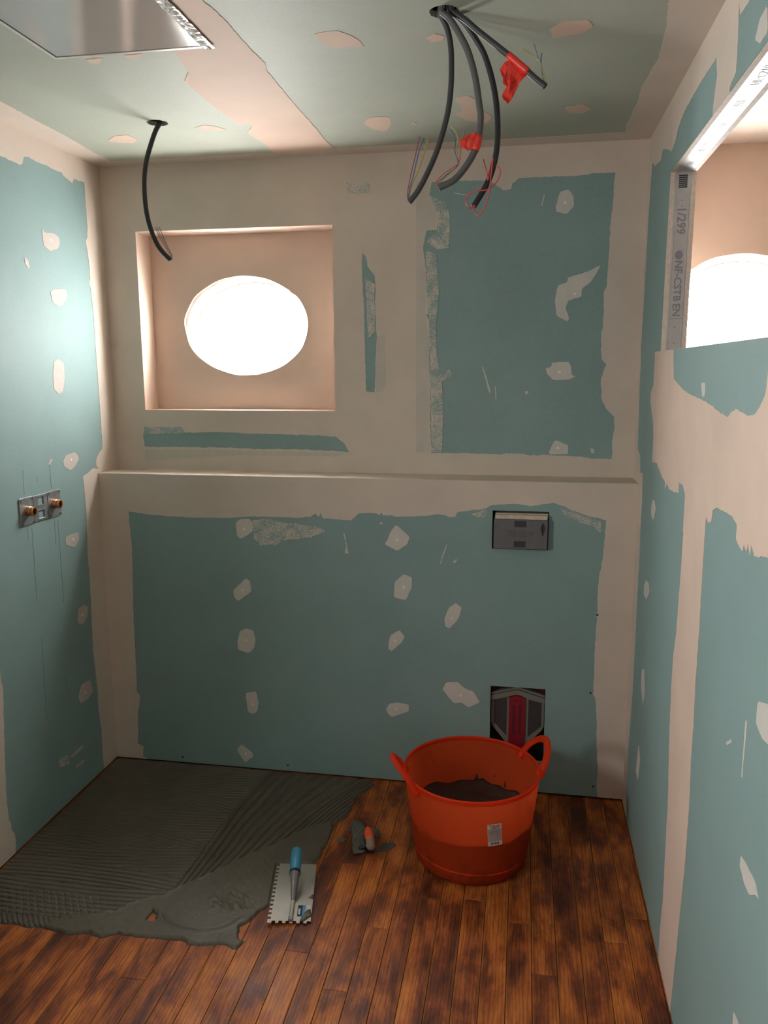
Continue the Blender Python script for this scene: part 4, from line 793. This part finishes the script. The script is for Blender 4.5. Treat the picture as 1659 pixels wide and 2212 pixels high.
# ------------------------------------------------------------------ orange tub
TC = Vector((1.4989, -0.4259, 0.0)); TR, TB, TH = 0.221, 0.180, 0.3171
def lathe(mb, prof, n=72, c=(0, 0, 0)):
    v = []; f = []
    for r, z in prof:
        for k in range(n):
            a = 2 * math.pi * k / n; v.append((c[0] + r * math.cos(a), c[1] + r * math.sin(a), c[2] + z))
    for i in range(len(prof) - 1):
        for k in range(n):
            k2 = (k + 1) % n; f.append((i * n + k, i * n + k2, (i + 1) * n + k2, (i + 1) * n + k))
    return v, f
tub = tag(empty('mixing_tub', TC), 'bright orange flexible mixing tub with two loop handles, half full of mortar', 'tub')
def rad_out(z):
    t = z / TH
    return TB + (TR - TB) * t ** 0.92
prof = [(0.0, 0.0045), (0.12, 0.0040), (0.150, 0.001), (0.160, 0.0), (TB - 0.012, 0.0025), (TB - 0.004, 0.009), (rad_out(0.02), 0.02)]
prof += [(rad_out(z), z) for z in np.linspace(0.045, TH - 0.012, 12)]
prof += [(TR + 0.0008, TH - 0.006), (TR + 0.0004, TH - 0.001), (TR - 0.0025, TH), (TR - 0.0055, TH - 0.002)]
prof += [(TR - 0.0058, TH - 0.006), (TR - 0.0045, TH - 0.011), (rad_out(TH - 0.016) - 0.0008, TH - 0.016)]     # rolled rim over a thin flexible wall
TW = 0.0008
mb = MB(); v, f = lathe(mb, prof); mb.add(v, f)
body = mb.build('body', MAT['tub'], tub, True)
# moulded ring low on the body
mb = MB(); P = [Vector((math.cos(a) * (rad_out(0.052) + 0.0006), math.sin(a) * (rad_out(0.052) + 0.0006), 0.052 + 0.004 * math.sin(a * 2))) for a in np.linspace(math.radians(200), math.radians(330), 40)]
tube(mb, P, lambda i, n: 0.0030 * math.sin(math.pi * min(1, max(0.0, i / (n - 1)))) ** 0.4 + 0.0002, 8); mb.build('moulded_ridge', MAT['tub'], body, True)
def handle(a0, a1, lift, out):
    am = (a0 + a1) / 2
    pts = []
    for t in np.linspace(0, 1, 13):
        a = a0 + (a1 - a0) * t
        s = math.sin(math.pi * t) ** 0.62
        r = TR - 0.004 + out * s
        pts.append(Vector((math.cos(a) * r, math.sin(a) * r, TH - 0.028 + 0.010 * (0.5 - abs(t - 0.5)) + (lift + 0.020) * s)))
    P = resample(catmull(pts, 5), 0.006)
    m = MB(); tube(m, P, lambda i, n: 0.0118 + 0.0065 * (abs(2 * i / (n - 1) - 1) ** 5), 12, squash=(0.72, 1.05))
    return m.build('handle', MAT['tub'], tub, True)
handle(0.7723, 0.1004, 0.060, 0.045)
handle(3.1721, 3.8877, 0.060, 0.045)
# mortar inside: stirred surface
FZ = 0.150; FR = rad_out(FZ) - TW - 0.0005
v = [(0, 0, FZ)]; f = []; NR, NA = 26, 80
for i in range(1, NR + 1):
    r = FR * i / NR
    for k in range(NA):
        a = 2 * math.pi * k / NA; x, y = r * math.cos(a), r * math.sin(a)
        sw = math.sin(a * 3 + r * 46) * 0.5 + noise.noise(Vector((x * 22, y * 22, 1.0))) * 1.2 + noise.noise(Vector((x * 70, y * 70, 4.0))) * 0.5
        edge = 0.022 * (i / NR) ** 8 * (0.5 + noise.noise(Vector((math.cos(a) * 4, math.sin(a) * 4, 7.0))))
        v.append((x, y, FZ + 0.0065 * sw * (1 - (i / NR) ** 4) + edge))
for k in range(NA): f.append((0, 1 + k, 1 + (k + 1) % NA))
for i in range(NR - 1):
    for k in range(NA): k2 = (k + 1) % NA; f.append((1 + i * NA + k, 1 + (i + 1) * NA + k, 1 + (i + 1) * NA + k2, 1 + i * NA + k2))
b0 = len(v); last = 1 + (NR - 1) * NA
for k in range(NA):
    a = 2 * math.pi * k / NA; r = rad_out(0.02) - TW - 0.006; v.append((r * math.cos(a), r * math.sin(a), 0.020))
for k in range(NA): k2 = (k + 1) % NA; f.append((last + k, b0 + k, b0 + k2, last + k2))
f.append(tuple(b0 + k for k in range(NA)))
link_mesh('mortar_fill', v, f, MAT['mortar_tub'], tub, True)['label'] = 'wet mortar inside the tub, coloured dark red for the orange light there'
# splashes on the inner face
def on_cone(u, zz, inner, h):
    """u: angle, zz: height; point on the tub wall raised by h"""
    r = (rad_out(zz) - TW - h) if inner else (rad_out(zz) + h)
    return (r * math.cos(u), r * math.sin(u), zz)
for a0, z_, w_, hgt in [(math.radians(88), 0.165, 0.016, 0.030), (math.radians(82), 0.163, 0.03, 0.012), (math.radians(58), 0.168, 0.010, 0.020), (math.radians(166), 0.175, 0.010, 0.034), (math.radians(70), 0.186, 0.006, 0.006)]:
    lp = []
    for k in range(18):
        a = 2 * math.pi * k / 18; q = 1 + 0.55 * noise.noise(Vector((math.cos(a) * 2 + a0 * 5, math.sin(a) * 2, hgt * 100)))
        lp.append((a0 + w_ / 0.2 * 0.5 * math.cos(a) * q * (0.6 if math.sin(a) > 0 else 1), z_ + hgt * 0.55 * math.sin(a) * q))
    mb = MB(); mb.prism([lp], lambda a, b, h: on_cone(a, b, True, h - 0.0003), 0.0018); mb.build('splash', MAT['mortar_tub'], tub)
# price label
LA, LZ0, LZ1, LWD = 5.1334, 0.1580, 0.2360, 0.046
def lab(a, b, h): # a, b in metres on the label, centre origin
    zc = (LZ0 + LZ1) / 2; zz = zc + b; return on_cone(LA + (a - 0.10 * b) / rad_out(zz), zz, False, 0.0002 + h)
def grid_patch(mb, x0, x1, y0, y1, h0, t, n=6):
    lp = [(x0 + (x1 - x0) * k / n, y0) for k in range(n + 1)] + [(x0 + (x1 - x0) * k / n, y1) for k in range(n, -1, -1)]
    b = len(mb.v); vs_ = [lab(p, q, h0) for p, q in lp] + [lab(p, q, h0 + t) for p, q in lp]; m = len(lp)
    fs = []
    for k in range(n): fs.append((m + k, m + k + 1, m + (2 * n + 1 - k - 1), m + (2 * n + 1 - k)))
    for i in range(m): fs.append((i, (i + 1) % m, m + (i + 1) % m, m + i))
    mb.add(vs_, fs)
hh = (LZ1 - LZ0) / 2; wd = LWD / 2
mb = MB(); grid_patch(mb, -wd, wd, -hh, hh, 0, 0.0004)
sticker = mb.build('price_label', MAT['paper'], tub); sticker['label'] = 'white paper price label reading TALIA'
mb = MB(); grid_patch(mb, -wd * 0.93, wd * 0.93, -hh * 0.60, hh * 0.55, 0.0004, 0.0002); mb.build('grey_panel', MAT['paper_grey'], sticker)
mb = MB(); text_solid(mb, 'TALIA', 0.0125, lambda a, b, h: lab(a, b + hh * 0.80, 0.0005 + h), 0.0003, 0.0004); mb.build('lettering', MAT['label_red'], sticker)
mb = MB(); grid_patch(mb, -wd * 0.5, wd * 0.25, hh * 0.60, hh * 0.65, 0.0005, 0.0002); grid_patch(mb, wd * 0.42, wd * 0.55, hh * 0.60, hh * 0.66, 0.0005, 0.0002); mb.build('underline', MAT['ink'], sticker)
mb = MB()
for k in range(13):
    if k in (4, 9): continue
    xa = -wd * 0.62 + k * wd * 0.092; grid_patch(mb, xa, xa + wd * (0.07 if k % 3 else 0.045), -hh * 0.90, -hh * 0.68, 0.0005, 0.0002, 1)
mb.build('barcode', MAT['ink'], sticker)
mb = MB()
for k in range(4): grid_patch(mb, -wd * 0.75, wd * (0.7 - 0.12 * (k % 2)), hh * (0.42 - k * 0.13), hh * (0.46 - k * 0.13), 0.0006, 0.0001)
mb.build('small_print', plain('small_print', (0.26, 0.17, 0.17), 0.6), sticker)

# ------------------------------------------------------------------ notched trowel
tro = tag(empty('notched_trowel', (0.9745, -0.7240, 0.0)), 'square-notched steel trowel with a blue grip lying on the adhesive edge', 'trowel')
Lh, Wh = 0.1405, 0.0625
ang = math.atan2(-0.8624 + 0.5847, 1.0019 - 0.9472)        # direction from the upper to the lower end
tro.rotation_euler = (0, math.radians(2.4), ang + math.pi / 2)
# local: +y is the far end, -y the near end, -x the notched side
def notched():
    pts = [(Wh, -Lh + 0.008), (Wh, Lh), (-Wh + 0.007, Lh)]
    n = 14; pitch = (2 * Lh - 0.010) / n
    for k in range(n):
        y = Lh - 0.004 - k * pitch
        pts += [(-Wh + 0.007, y), (-Wh + 0.007, y - pitch * 0.5), (-Wh - 0.002, y - pitch * 0.5), (-Wh - 0.002, y - pitch)]
    pts += [(-Wh - 0.002, -Lh)]
    n = 6; p2 = (2 * Wh - 0.002) / n
    for k in range(n):
        x = -Wh + 0.002 + k * p2
        pts += [(x + p2 * 0.42, -Lh), (x + p2 * 0.42, -Lh + 0.009), (x + p2 * 0.95, -Lh + 0.009)]
        if k < n - 1: pts += [(x + p2 * 0.95, -Lh)]
    return pts
ZP = 0.0080
mb = MB(); mb.prism([notched()], lambda a, b, h: (a, b, ZP + h), 0.0012); mb.build('blade', MAT['trowel_steel'], tro)
mb = MB(); P = [Vector(p) for p in ((0.003, -0.128, ZP + 0.004), (0.003, -0.06, ZP + 0.0045), (0.003, -0.03, ZP + 0.006))]
tube(mb, resample(P, 0.01), 0.0062, 10, squash=(0.65, 1.05)); mb.build('spine', MAT['trowel_steel'], tro, True)
mb = MB(); mb.box((-0.0045, -0.134, ZP + 0.001), (0.0105, -0.118, ZP + 0.0085)); bevel(mb.build('spine_end', MAT['grey_alloy'], tro), 0.002)
P = catmull([(0.003, -0.045, ZP + 0.005), (0.003, -0.030, ZP + 0.016), (0.003, -0.014, ZP + 0.034), (0.0025, 0.004, ZP + 0.048), (0.002, 0.016, ZP + 0.053)], 6)
mb = MB(); tube(mb, P, lambda i, n: 0.0058 + 0.0105 * (i / (n - 1)) ** 0.9, 14); mb.build('bracket', MAT['grey_alloy'], tro, True)
P = [Vector((0.002, 0.0145, ZP + 0.0525)), Vector((0.002, 0.0225, ZP + 0.0545))]
mb = MB(); tube(mb, P, 0.0172, 18); mb.build('collar', MAT['black_rubber'], tro, True)
P = catmull([(0.002, 0.0215, ZP + 0.0545), (0.0015, 0.045, ZP + 0.058), (0.001, 0.075, ZP + 0.061), (0.0, 0.108, ZP + 0.062), (0.0, 0.118, ZP + 0.0615)], 8)
mb = MB(); tube(mb, P, lambda i, n: (0.0162 + 0.0022 * math.sin(math.pi * i / (n - 1) * 0.9)) * (1.0 if i < n - 5 else [0.96, 0.88, 0.76, 0.6, 0.35][i - n + 5]), 20); mb.build('grip', MAT['blue_grip'], tro, True)
# sticker, half hidden by a lump of adhesive
zs = ZP + 0.0013
mb = MB(); mb.prism([rect(0.020, 0.034, -0.112, -0.063)], lambda a, b, h: (a, b, zs + h), 0.0003); st = mb.build('sticker', MAT['ink'], tro)
mb = MB(); mb.prism([rect(0.0225, 0.0285, -0.104, -0.078)], lambda a, b, h: (a, b, zs + 0.0003 + h), 0.0002); mb.build('sticker_window', MAT['paper'], st)
mb = MB(); mb.prism([rect(0.0335, 0.0425, -0.116, -0.063)], lambda a, b, h: (a, b, zs + h), 0.0003); mb.build('sticker_stripe', MAT['label_blue'], st)
mb = MB(); mb.prism([rect(0.046, 0.0575, -0.079, -0.062)], lambda a, b, h: (a, b, zs + h), 0.0003); mb.build('sticker_barcode', MAT['paper'], st)
def lump(pts, zc, hgt, name, parent, mat, seed=0):
    lp = ragged(pts, 0.0012, 0.003, seed)
    c = Vector((sum(p[0] for p in lp) / len(lp), sum(p[1] for p in lp) / len(lp)))
    v = []; f = []; n = len(lp)
    rings = [(1.0, 0.0), (0.93, 0.6), (0.75, 0.9), (0.45, 1.0)]
    for s_, h_ in rings:
        for p in lp:
            q = c + (Vector(p) - c) * s_; v.append((q.x, q.y, zc + hgt * h_ * (0.8 + 0.5 * noise.noise(Vector((q.x * 90, q.y * 90, seed))))))
    v.append((c.x, c.y, zc + hgt))
    for i in range(len(rings) - 1):
        for k in range(n): k2 = (k + 1) % n; f.append((i * n + k, i * n + k2, (i + 1) * n + k2, (i + 1) * n + k))
    for k in range(n): f.append((3 * n + k, 3 * n + (k + 1) % n, len(v) - 1))
    f.append(tuple(reversed(range(n))))
    return link_mesh(name, v, f, mat, parent, True)
lump([(0.030, -0.131), (0.034, -0.117), (0.041, -0.108), (0.041, -0.095), (0.050, -0.085), (0.058, -0.080), (0.0615, -0.095), (0.0622, -0.112), (0.050, -0.124), (0.038, -0.135)], zs, 0.006, 'adhesive_lump', tro, MAT['mortar'], 3)
lump([(0.046, -0.030), (0.054, -0.022), (0.060, -0.010), (0.062, -0.024), (0.061, -0.035), (0.054, -0.029)], zs, 0.002, 'adhesive_lump', tro, MAT['mortar'], 5)

# ------------------------------------------------------------------ small orange-handled trowel
mt = tag(empty('plastering_trowel', (1.135, -0.40, 0.0)), 'small adhesive-caked trowel with a short orange handle on the planks', 'trowel')
BL = [(1.0641, -0.3081), (1.0700, -0.2965), (1.0810, -0.2925), (1.1000, -0.2970), (1.1140, -0.312), (1.1260, -0.336), (1.139, -0.400), (1.1560, -0.470), (1.1480, -0.483), (1.1150, -0.4965), (1.1060, -0.470), (1.0900, -0.40)]
o = lump([(a - 1.135, b + 0.40) for a, b in BL], 0.003, 0.010, 'blade', mt, MAT['blade_mortar'], 9)
P = catmull([(-0.005, -0.070, 0.008), (0.018, -0.066, 0.020), (0.036, -0.060, 0.030)], 5)
mb = MB(); tube(mb, P, 0.0062, 10); mb.build('shank', MAT['black_rubber'], mt, True)
mb = MB(); mb.prism([[(-0.010, 0.035), (0.004, 0.050), (0.022, 0.030), (0.030, -0.030), (0.045, -0.075), (0.022, -0.085), (0.008, -0.060), (0.0, -0.01)]], lambda a, b, h: (a, b, 0.0035 + h), 0.006); mb.build('shade_plate', MAT['black_rubber'], mt)  # black sheet standing in for the shadow behind the blade
A = Vector((0.008, 0.012, 0.034)); B = Vector((0.032, -0.066, 0.040)); Cc = Vector((0.041, -0.098, 0.031))
P = catmull([A, A.lerp(B, 0.5) + Vector((0, 0, 0.004)), B], 7)
mb = MB(); tube(mb, P, lambda i, n: 0.0158 * (0.5 + 0.5 * min(1, i / 5)) , 16); mb.build('handle', MAT['orange_grip'], mt, True)
P = catmull([B - (Cc - B) * 0.02, B.lerp(Cc, 0.5), Cc], 6)
mb = MB(); tube(mb, P, lambda i, n: 0.0157 * (1.0 if i < n - 4 else [0.95, 0.85, 0.7, 0.45][i - n + 4]), 16); mb.build('handle_end', MAT['dusty_grip'], mt, True)

# ------------------------------------------------------------------ shower valve mounting plate on the left wall
pl = tag(empty('mounting_plate', (0.0, -0.391, 1.131)), 'zinc shower mixer mounting plate with two brass outlets on the left wall', 'mounting plate')
hw, hz = 0.119, 0.047
outline = [(-hw, -hz), (-0.042, -hz), (-0.040, -hz + 0.002), (0.040, -hz + 0.002), (0.042, -hz), (hw - 0.004, -hz), (hw, -hz + 0.004), (hw, hz), (0.044, hz), (0.042, hz - 0.002), (-0.040, hz - 0.002), (-0.042, hz), (-hw + 0.004, hz), (-hw, hz - 0.004)]
mb = MB(); mb.prism([outline, rect(-0.017, 0.017, 0.010, 0.036)[::-1], rect(-0.017, 0.017, -0.036, -0.010)[::-1]], lambda a, b, h: (h, a, b), 0.004); bevel(mb.build('plate', MAT['zinc'], pl), 0.0008, 1)
for y0_, y1_ in ((-0.0435, -0.0395), (0.0395, 0.0435)):
    mb = MB(); mb.box((0.0038, y0_, -hz + 0.003), (0.0055, y1_, hz - 0.003)); mb.build('rib', MAT['zinc'], pl)
for za, zb in ((0.006, 0.0095), (-0.0095, -0.006)):
    mb = MB(); mb.box((0.0038, -0.020, za), (0.0052, 0.020, zb)); mb.build('rib', MAT['zinc'], pl)
for y in (-0.110, -0.049, 0.049, 0.110):
    for z in (-0.040, 0.040):
        mb = MB(); mb.prism([ellipse(y, z, 0.0045, 0.0045, 12)], lambda a, b, h: (0.0038 + h, a, b), 0.0022); s_ = mb.build('screw', MAT['screw'], pl)
        mb = MB(); mb.prism([ellipse(y, z, 0.0024, 0.0024, 8)], lambda a, b, h: (0.0059 + h, a, b), 0.0003); mb.build('screw_recess', MAT['cavity'], s_)
for y in (-0.0765, 0.0765):
    v, f = lathe(None, [(0.0165, 0.0), (0.0165, 0.012), (0.0150, 0.013), (0.0150, 0.020), (0.0155, 0.0215), (0.0155, 0.024), (0.0140, 0.026), (0.0105, 0.026), (0.0100, 0.024), (0.0100, 0.006), (0.0, 0.006)], 24)
    mb = MB(); mb.add([(0.004 + z, y + a, b) for a, b, z in v], f); o = mb.build('outlet', MAT['brass'], pl, False)
    mb = MB(); mb.prism([ellipse(y, 0.0, 0.0099, 0.0099, 16)], lambda a, b, h: (0.0105 + h, a, b), 0.0005); mb.build('outlet_bore', plain('copper_bore', (0.14, 0.035, 0.02), 0.5, 0.4), o)

# ------------------------------------------------------------------ flush-plate box in the low wall
cb = tag(empty('cistern_cover', (1.6345, 0.0, 1.02)), 'grey plastic flush-cistern cover marked TECE set in the low wall', 'cistern cover')
def ybox(name, x0, x1, z0, z1, ya, yb, mat, parent=cb, bev=0.0):
    m = MB(); m.box((x0, ya, z0), (x1, yb, z1)); o = m.build(name, MAT[mat])
    rel(o, parent) if parent.parent is None else None
    if parent.parent is not None: o.parent = parent
    if bev: bevel(o, bev)
    return o
fx0, fx1, fz0, fz1 = 1.5405, 1.7305, 0.9595, 1.0655
face = ybox('cover', fx0, fx1, fz0, fz1, -0.030, 0.060, 'grey_plastic', bev=0.0015)
ybox('liner', fx0 + 0.004, fx1 + 0.001, fz1 + 0.0015, 1.0835, 0.004, 0.060, 'card')
ybox('cardboard_flap', fx0 + 0.004, fx1 - 0.002, fz1 + 0.001, 1.0805, -0.022, 0.006, 'card')
for a, b in (((1.6140, 1.6560), (1.0400, 1.0625)), ((1.6125, 1.6545), (0.9665, 0.9885))):
    o = ybox('recess', a[0], a[1], b[0], b[1], -0.0306, -0.029, 'dark_plastic', face)
mb = MB(); mb.prism([[(1.7140, 1.0570), (1.7165, 1.0520), (1.7220, 1.0420), (1.7225, 1.0320), (1.7170, 1.0200), (1.7150, 1.0100), (1.7115, 1.0100), (1.7095, 1.0200), (1.7045, 1.0320), (1.7050, 1.0420), (1.7110, 1.0520)]], lambda a, b, h: (a, -0.0300 - h, b), 0.0006)
o = mb.build('lever_slot', MAT['dark_plastic']); o.parent = face
mb = MB(); mb.prism([rect(1.7112, 1.7152, 1.012, 1.055)], lambda a, b, h: (a, -0.0306 - h, b), 0.0004); o = mb.build('lever_slot', MAT['cavity']); o.parent = face
mb = MB(); text_solid(mb, 'TECE', 0.0285, lambda a, b, h: (1.626 + a * 1.08, -0.0300 - h, 1.0140 + b), 0.0007, 0.0004)
text_solid(mb, '®', 0.020, lambda a, b, h: (1.672 + a, -0.0300 - h, 1.016 + b), 0.0007, 0.0003)
o = mb.build('embossed_lettering', plain('embossed_grey', (0.105, 0.10, 0.105), 0.5)); o.parent = face

# ------------------------------------------------------------------ waste connection cover in the lower opening
wc = tag(empty('waste_cover', (1.6418, 0.03, 0.13)), 'grey and red plastic waste outlet cover in the low wall behind the tub', 'waste cover')
def flat(name, loop, ya, t, mat, parent=wc, holes=()):
    m = MB(); m.prism([loop] + [h[::-1] for h in holes], lambda a, b, h: (a, ya - h, b), t)
    o = m.build(name, MAT[mat])
    if parent is wc: rel(o, wc)
    else: o.parent = parent
    return o
flat('frame_plate', [(1.535, 0.34), (1.615, 0.40), (1.620, 0.44), (1.535, 0.44)], 0.055, 0.004, 'dark_red'); flat('frame_plate', [(1.75, 0.34), (1.668, 0.40), (1.660, 0.44), (1.75, 0.44)], 0.055, 0.004, 'dark_red')
X0, X1 = 1.5440, 1.7415; XM = 1.6405
shell = flat('shell', [(XM - 0.030, 0.175), (XM + 0.031, 0.175), (X1 - 0.008, 0.245), (X1, 0.262), (X1, 0.362), (XM, 0.392), (X0, 0.364), (X0, 0.268), (X0 + 0.008, 0.249)], 0.040, 0.012, 'shaded_light_grey')
flat('roof_edge', [(X0, 0.361), (XM, 0.390), (X1, 0.360), (X1, 0.380), (XM, 0.4075), (X0, 0.381)], 0.030, 0.016, 'shaded_light_grey')
flat('roof_edge', [(X0, 0.383), (XM, 0.4095), (X1, 0.382), (X1, 0.390), (XM, 0.4175), (X0, 0.391)], 0.036, 0.018, 'shaded_light_grey')
flat('side_panel', [(X0 + 0.011, 0.358), (XM - 0.038, 0.367), (XM - 0.038, 0.215), (X0 + 0.011, 0.268)], 0.0285, 0.001, 'shaded_mid_grey')
flat('side_panel', [(X1 - 0.010, 0.356), (XM + 0.042, 0.366), (XM + 0.042, 0.215), (X1 - 0.010, 0.262)], 0.0285, 0.001, 'shaded_mid_grey')
strip = flat('red_strip', [(XM - 0.030, 0.14), (XM + 0.030, 0.14), (XM + 0.030, 0.372), (XM + 0.012, 0.380), (XM - 0.010, 0.381), (XM - 0.030, 0.373)], 0.0285, 0.008, 'red_plastic')
for xa in (XM - 0.0165, XM + 0.0065): flat('groove', rect(xa, xa + 0.010, 0.225, 0.345), 0.0205, 0.0004, 'dark_red', strip)
m = MB(); text_solid(m, 'TECE', 0.011, lambda a, b, h: (XM + a * 1.3, 0.0204 - h, 0.361 + b), 0.0004); o = m.build('lettering', MAT['dark_red']); o.parent = strip
ybox('pipe_void', 1.53, 1.752, 0.12, 0.435, 0.090, 0.099, 'cavity', wc)

# ------------------------------------------------------------------ ceiling access hatch
ht = tag(empty('ceiling_hatch', (0.66, -1.07, HC)), 'glossy white ceiling access hatch with crumpled film along one edge', 'hatch')
hx0, hx1, hy0, hy1 = 0.454, 0.868, -1.275, -0.861
mb = MB(); mb.prism([rect(hx0, hx1, hy0, hy1), rect(hx0 + 0.009, hx1 - 0.009, hy0 + 0.009, hy1 - 0.009)[::-1]], lambda a, b, h: (a, b, HC - h), 0.0035); rel(mb.build('frame', MAT['frame_grey']), ht)
mb = MB(); mb.box((hx0 + 0.008, hy0 + 0.008, HC - 0.0005), (hx1 - 0.008, hy1 - 0.008, HC + 0.002)); rel(mb.build('shadow_gap', MAT['cavity']), ht)
mb = MB(); mb.box((hx0 + 0.0135, hy0 + 0.0135, HC - 0.0026), (hx1 - 0.0135, hy1 - 0.0135, HC - 0.0004)); rel(mb.build('panel', MAT['gloss_panel']), ht)
v = []; f = []; n = 90
for i in range(n + 1):
    y = hy0 + (hy1 - hy0) * i / n
    for j in range(6):
        q = j / 5
        x = hx1 - 0.020 + q * 0.028 + 0.004 * noise.noise(Vector((y * 40, q * 3, 2.0)))
        z = HC - 0.0048 - 0.012 * abs(noise.noise(Vector((y * 45, q * 2.5, 5.0)))) * math.sin(math.pi * q) ** 0.6 - 0.001
        v.append((x, y, z))
for i in range(n):
    for j in range(5): a = i * 6 + j; f.append((a, a + 1, a + 7, a + 6))
o = link_mesh('protective_film', v, f, MAT['film']); rel(o, ht)
sm_ = o.modifiers.new('thick', 'SOLIDIFY'); sm_.thickness = 0.0004

# ------------------------------------------------------------------ conduits hanging from the ceiling
def conduit(name, path, mat, rad, label, wires, tapes=(), cat='conduit'):
    P = resample(catmull([Vector(p) for p in path], 8), 0.0016)
    # run up through the hole into the ceiling void
    top = P[0]; up = [Vector((top.x, top.y, top.z + 0.10)), Vector((top.x, top.y, top.z + 0.05))]
    P = up + P
    base = P[-1].copy()
    root = tag(empty(name, base), label, cat, 'conduits hanging from the ceiling')
    mb = MB(); tube(mb, P, lambda i, n: rad * (1.0 if (i % 2) else 0.90), 12, True, True)
    o = rel(mb.build('sheath', MAT[mat], None, True), root)
    T_ = (P[-1] - P[-4]).normalized()
    mb = MB(); tube(mb, [P[-1] + T_ * 0.0001, P[-1] + T_ * 0.0005], rad * 0.78, 12); rel(mb.build('open_end', MAT['cavity']), root)
    for wp, wm, wr in wires:
        q = resample(catmull([Vector(p) for p in wp], 6), 0.004)
        mb = MB(); tube(mb, q, wr, 6); rel(mb.build('wire', MAT[wm], None, True), root)
    for kind, data in tapes:
        if kind == 'wrap':
            a, b = data; n = len(P); seg = P[int(n * a):int(n * b)]
            mb = MB(); tube(mb, seg[::4] if len(seg) > 8 else seg, rad * 1.16, 14); rel(mb.build('tape_wrap', MAT['tape'], None, True), root)
        else:
            pts = [Vector(p) for p in data]; c = sum(pts, Vector()) / len(pts)
            nrm = Vector((0.17, -0.97, 0.17)); v = []; f = []; n = len(pts); rings = [1.0, 0.72, 0.42]
            for ri, s_ in enumerate(rings):
                for k, p in enumerate(pts):
                    q = c + (p - c) * s_; w_ = noise.noise(q * 55) * 0.010 * (1.2 - 0.3 * ri); v.append(q + nrm * w_)
            v.append(c + nrm * 0.006)
            for i in range(len(rings) - 1):
                for k in range(n): k2 = (k + 1) % n; f.append((i * n + k, i * n + k2, (i + 1) * n + k2, (i + 1) * n + k))
            for k in range(n): f.append(((len(rings) - 1) * n + k, (len(rings) - 1) * n + (k + 1) % n, len(v) - 1))
            o = rel(link_mesh('tape_flag', v, f, MAT['tape']), root)
            s_ = o.modifiers.new('thick', 'SOLIDIFY'); s_.thickness = 0.0006
    return root
WR = 0.0012
conduit('conduit', D['c1'], 'dark_conduit', 0.0066, 'dark grey conduit with three straight wires bent back up, leftmost of the ceiling bunch', [(D['w1'][0], 'wire_brown', WR), (D['w1'][1], 'wire_blue', WR), (D['w1'][2], 'wire_yellow', WR)])
conduit('conduit', D['c2'], 'grey_conduit', 0.0076, 'lighter grey conduit with red tape near its open end in the ceiling bunch', [(D['w2'][0], 'wire_red', WR), (D['w2'][1], 'wire_blue', WR), (D['w2'][2], 'wire_yellow', WR), (D['w2'][3], 'wire_grey', WR)], [('wrap', (0.665, 0.745)), ('flag', D['tape2'])])
conduit('conduit', D['c3'], 'black_conduit', 0.0070, 'black conduit with looping red wires at its end in the ceiling bunch', [(D['w3'][0], 'wire_red', 0.0013), (D['w3'][1], 'wire_red', 0.0013), (D['w3'][2], 'wire_red', 0.0013)])
conduit('conduit', D['c4'], 'dark_conduit', 0.0070, 'short straight conduit poking right with a red tape flag', [(D['w4'][0], 'wire_grey', WR), (D['w4'][1], 'wire_yellow', WR), (D['w4'][2], 'wire_blue', WR), (D['w4'][3], 'wire_yellow', WR)], [('wrap', (0.60, 0.82)), ('flag', D['tape4'])])
conduit('conduit', D['cl'], 'black_conduit', 0.0078, 'single dark conduit hanging in front of the square window niche', [(D['wl'][0], 'wire_grey', WR), (D['wl'][1], 'wire_grey', WR), (D['wl'][2], 'wire_grey', WR)])
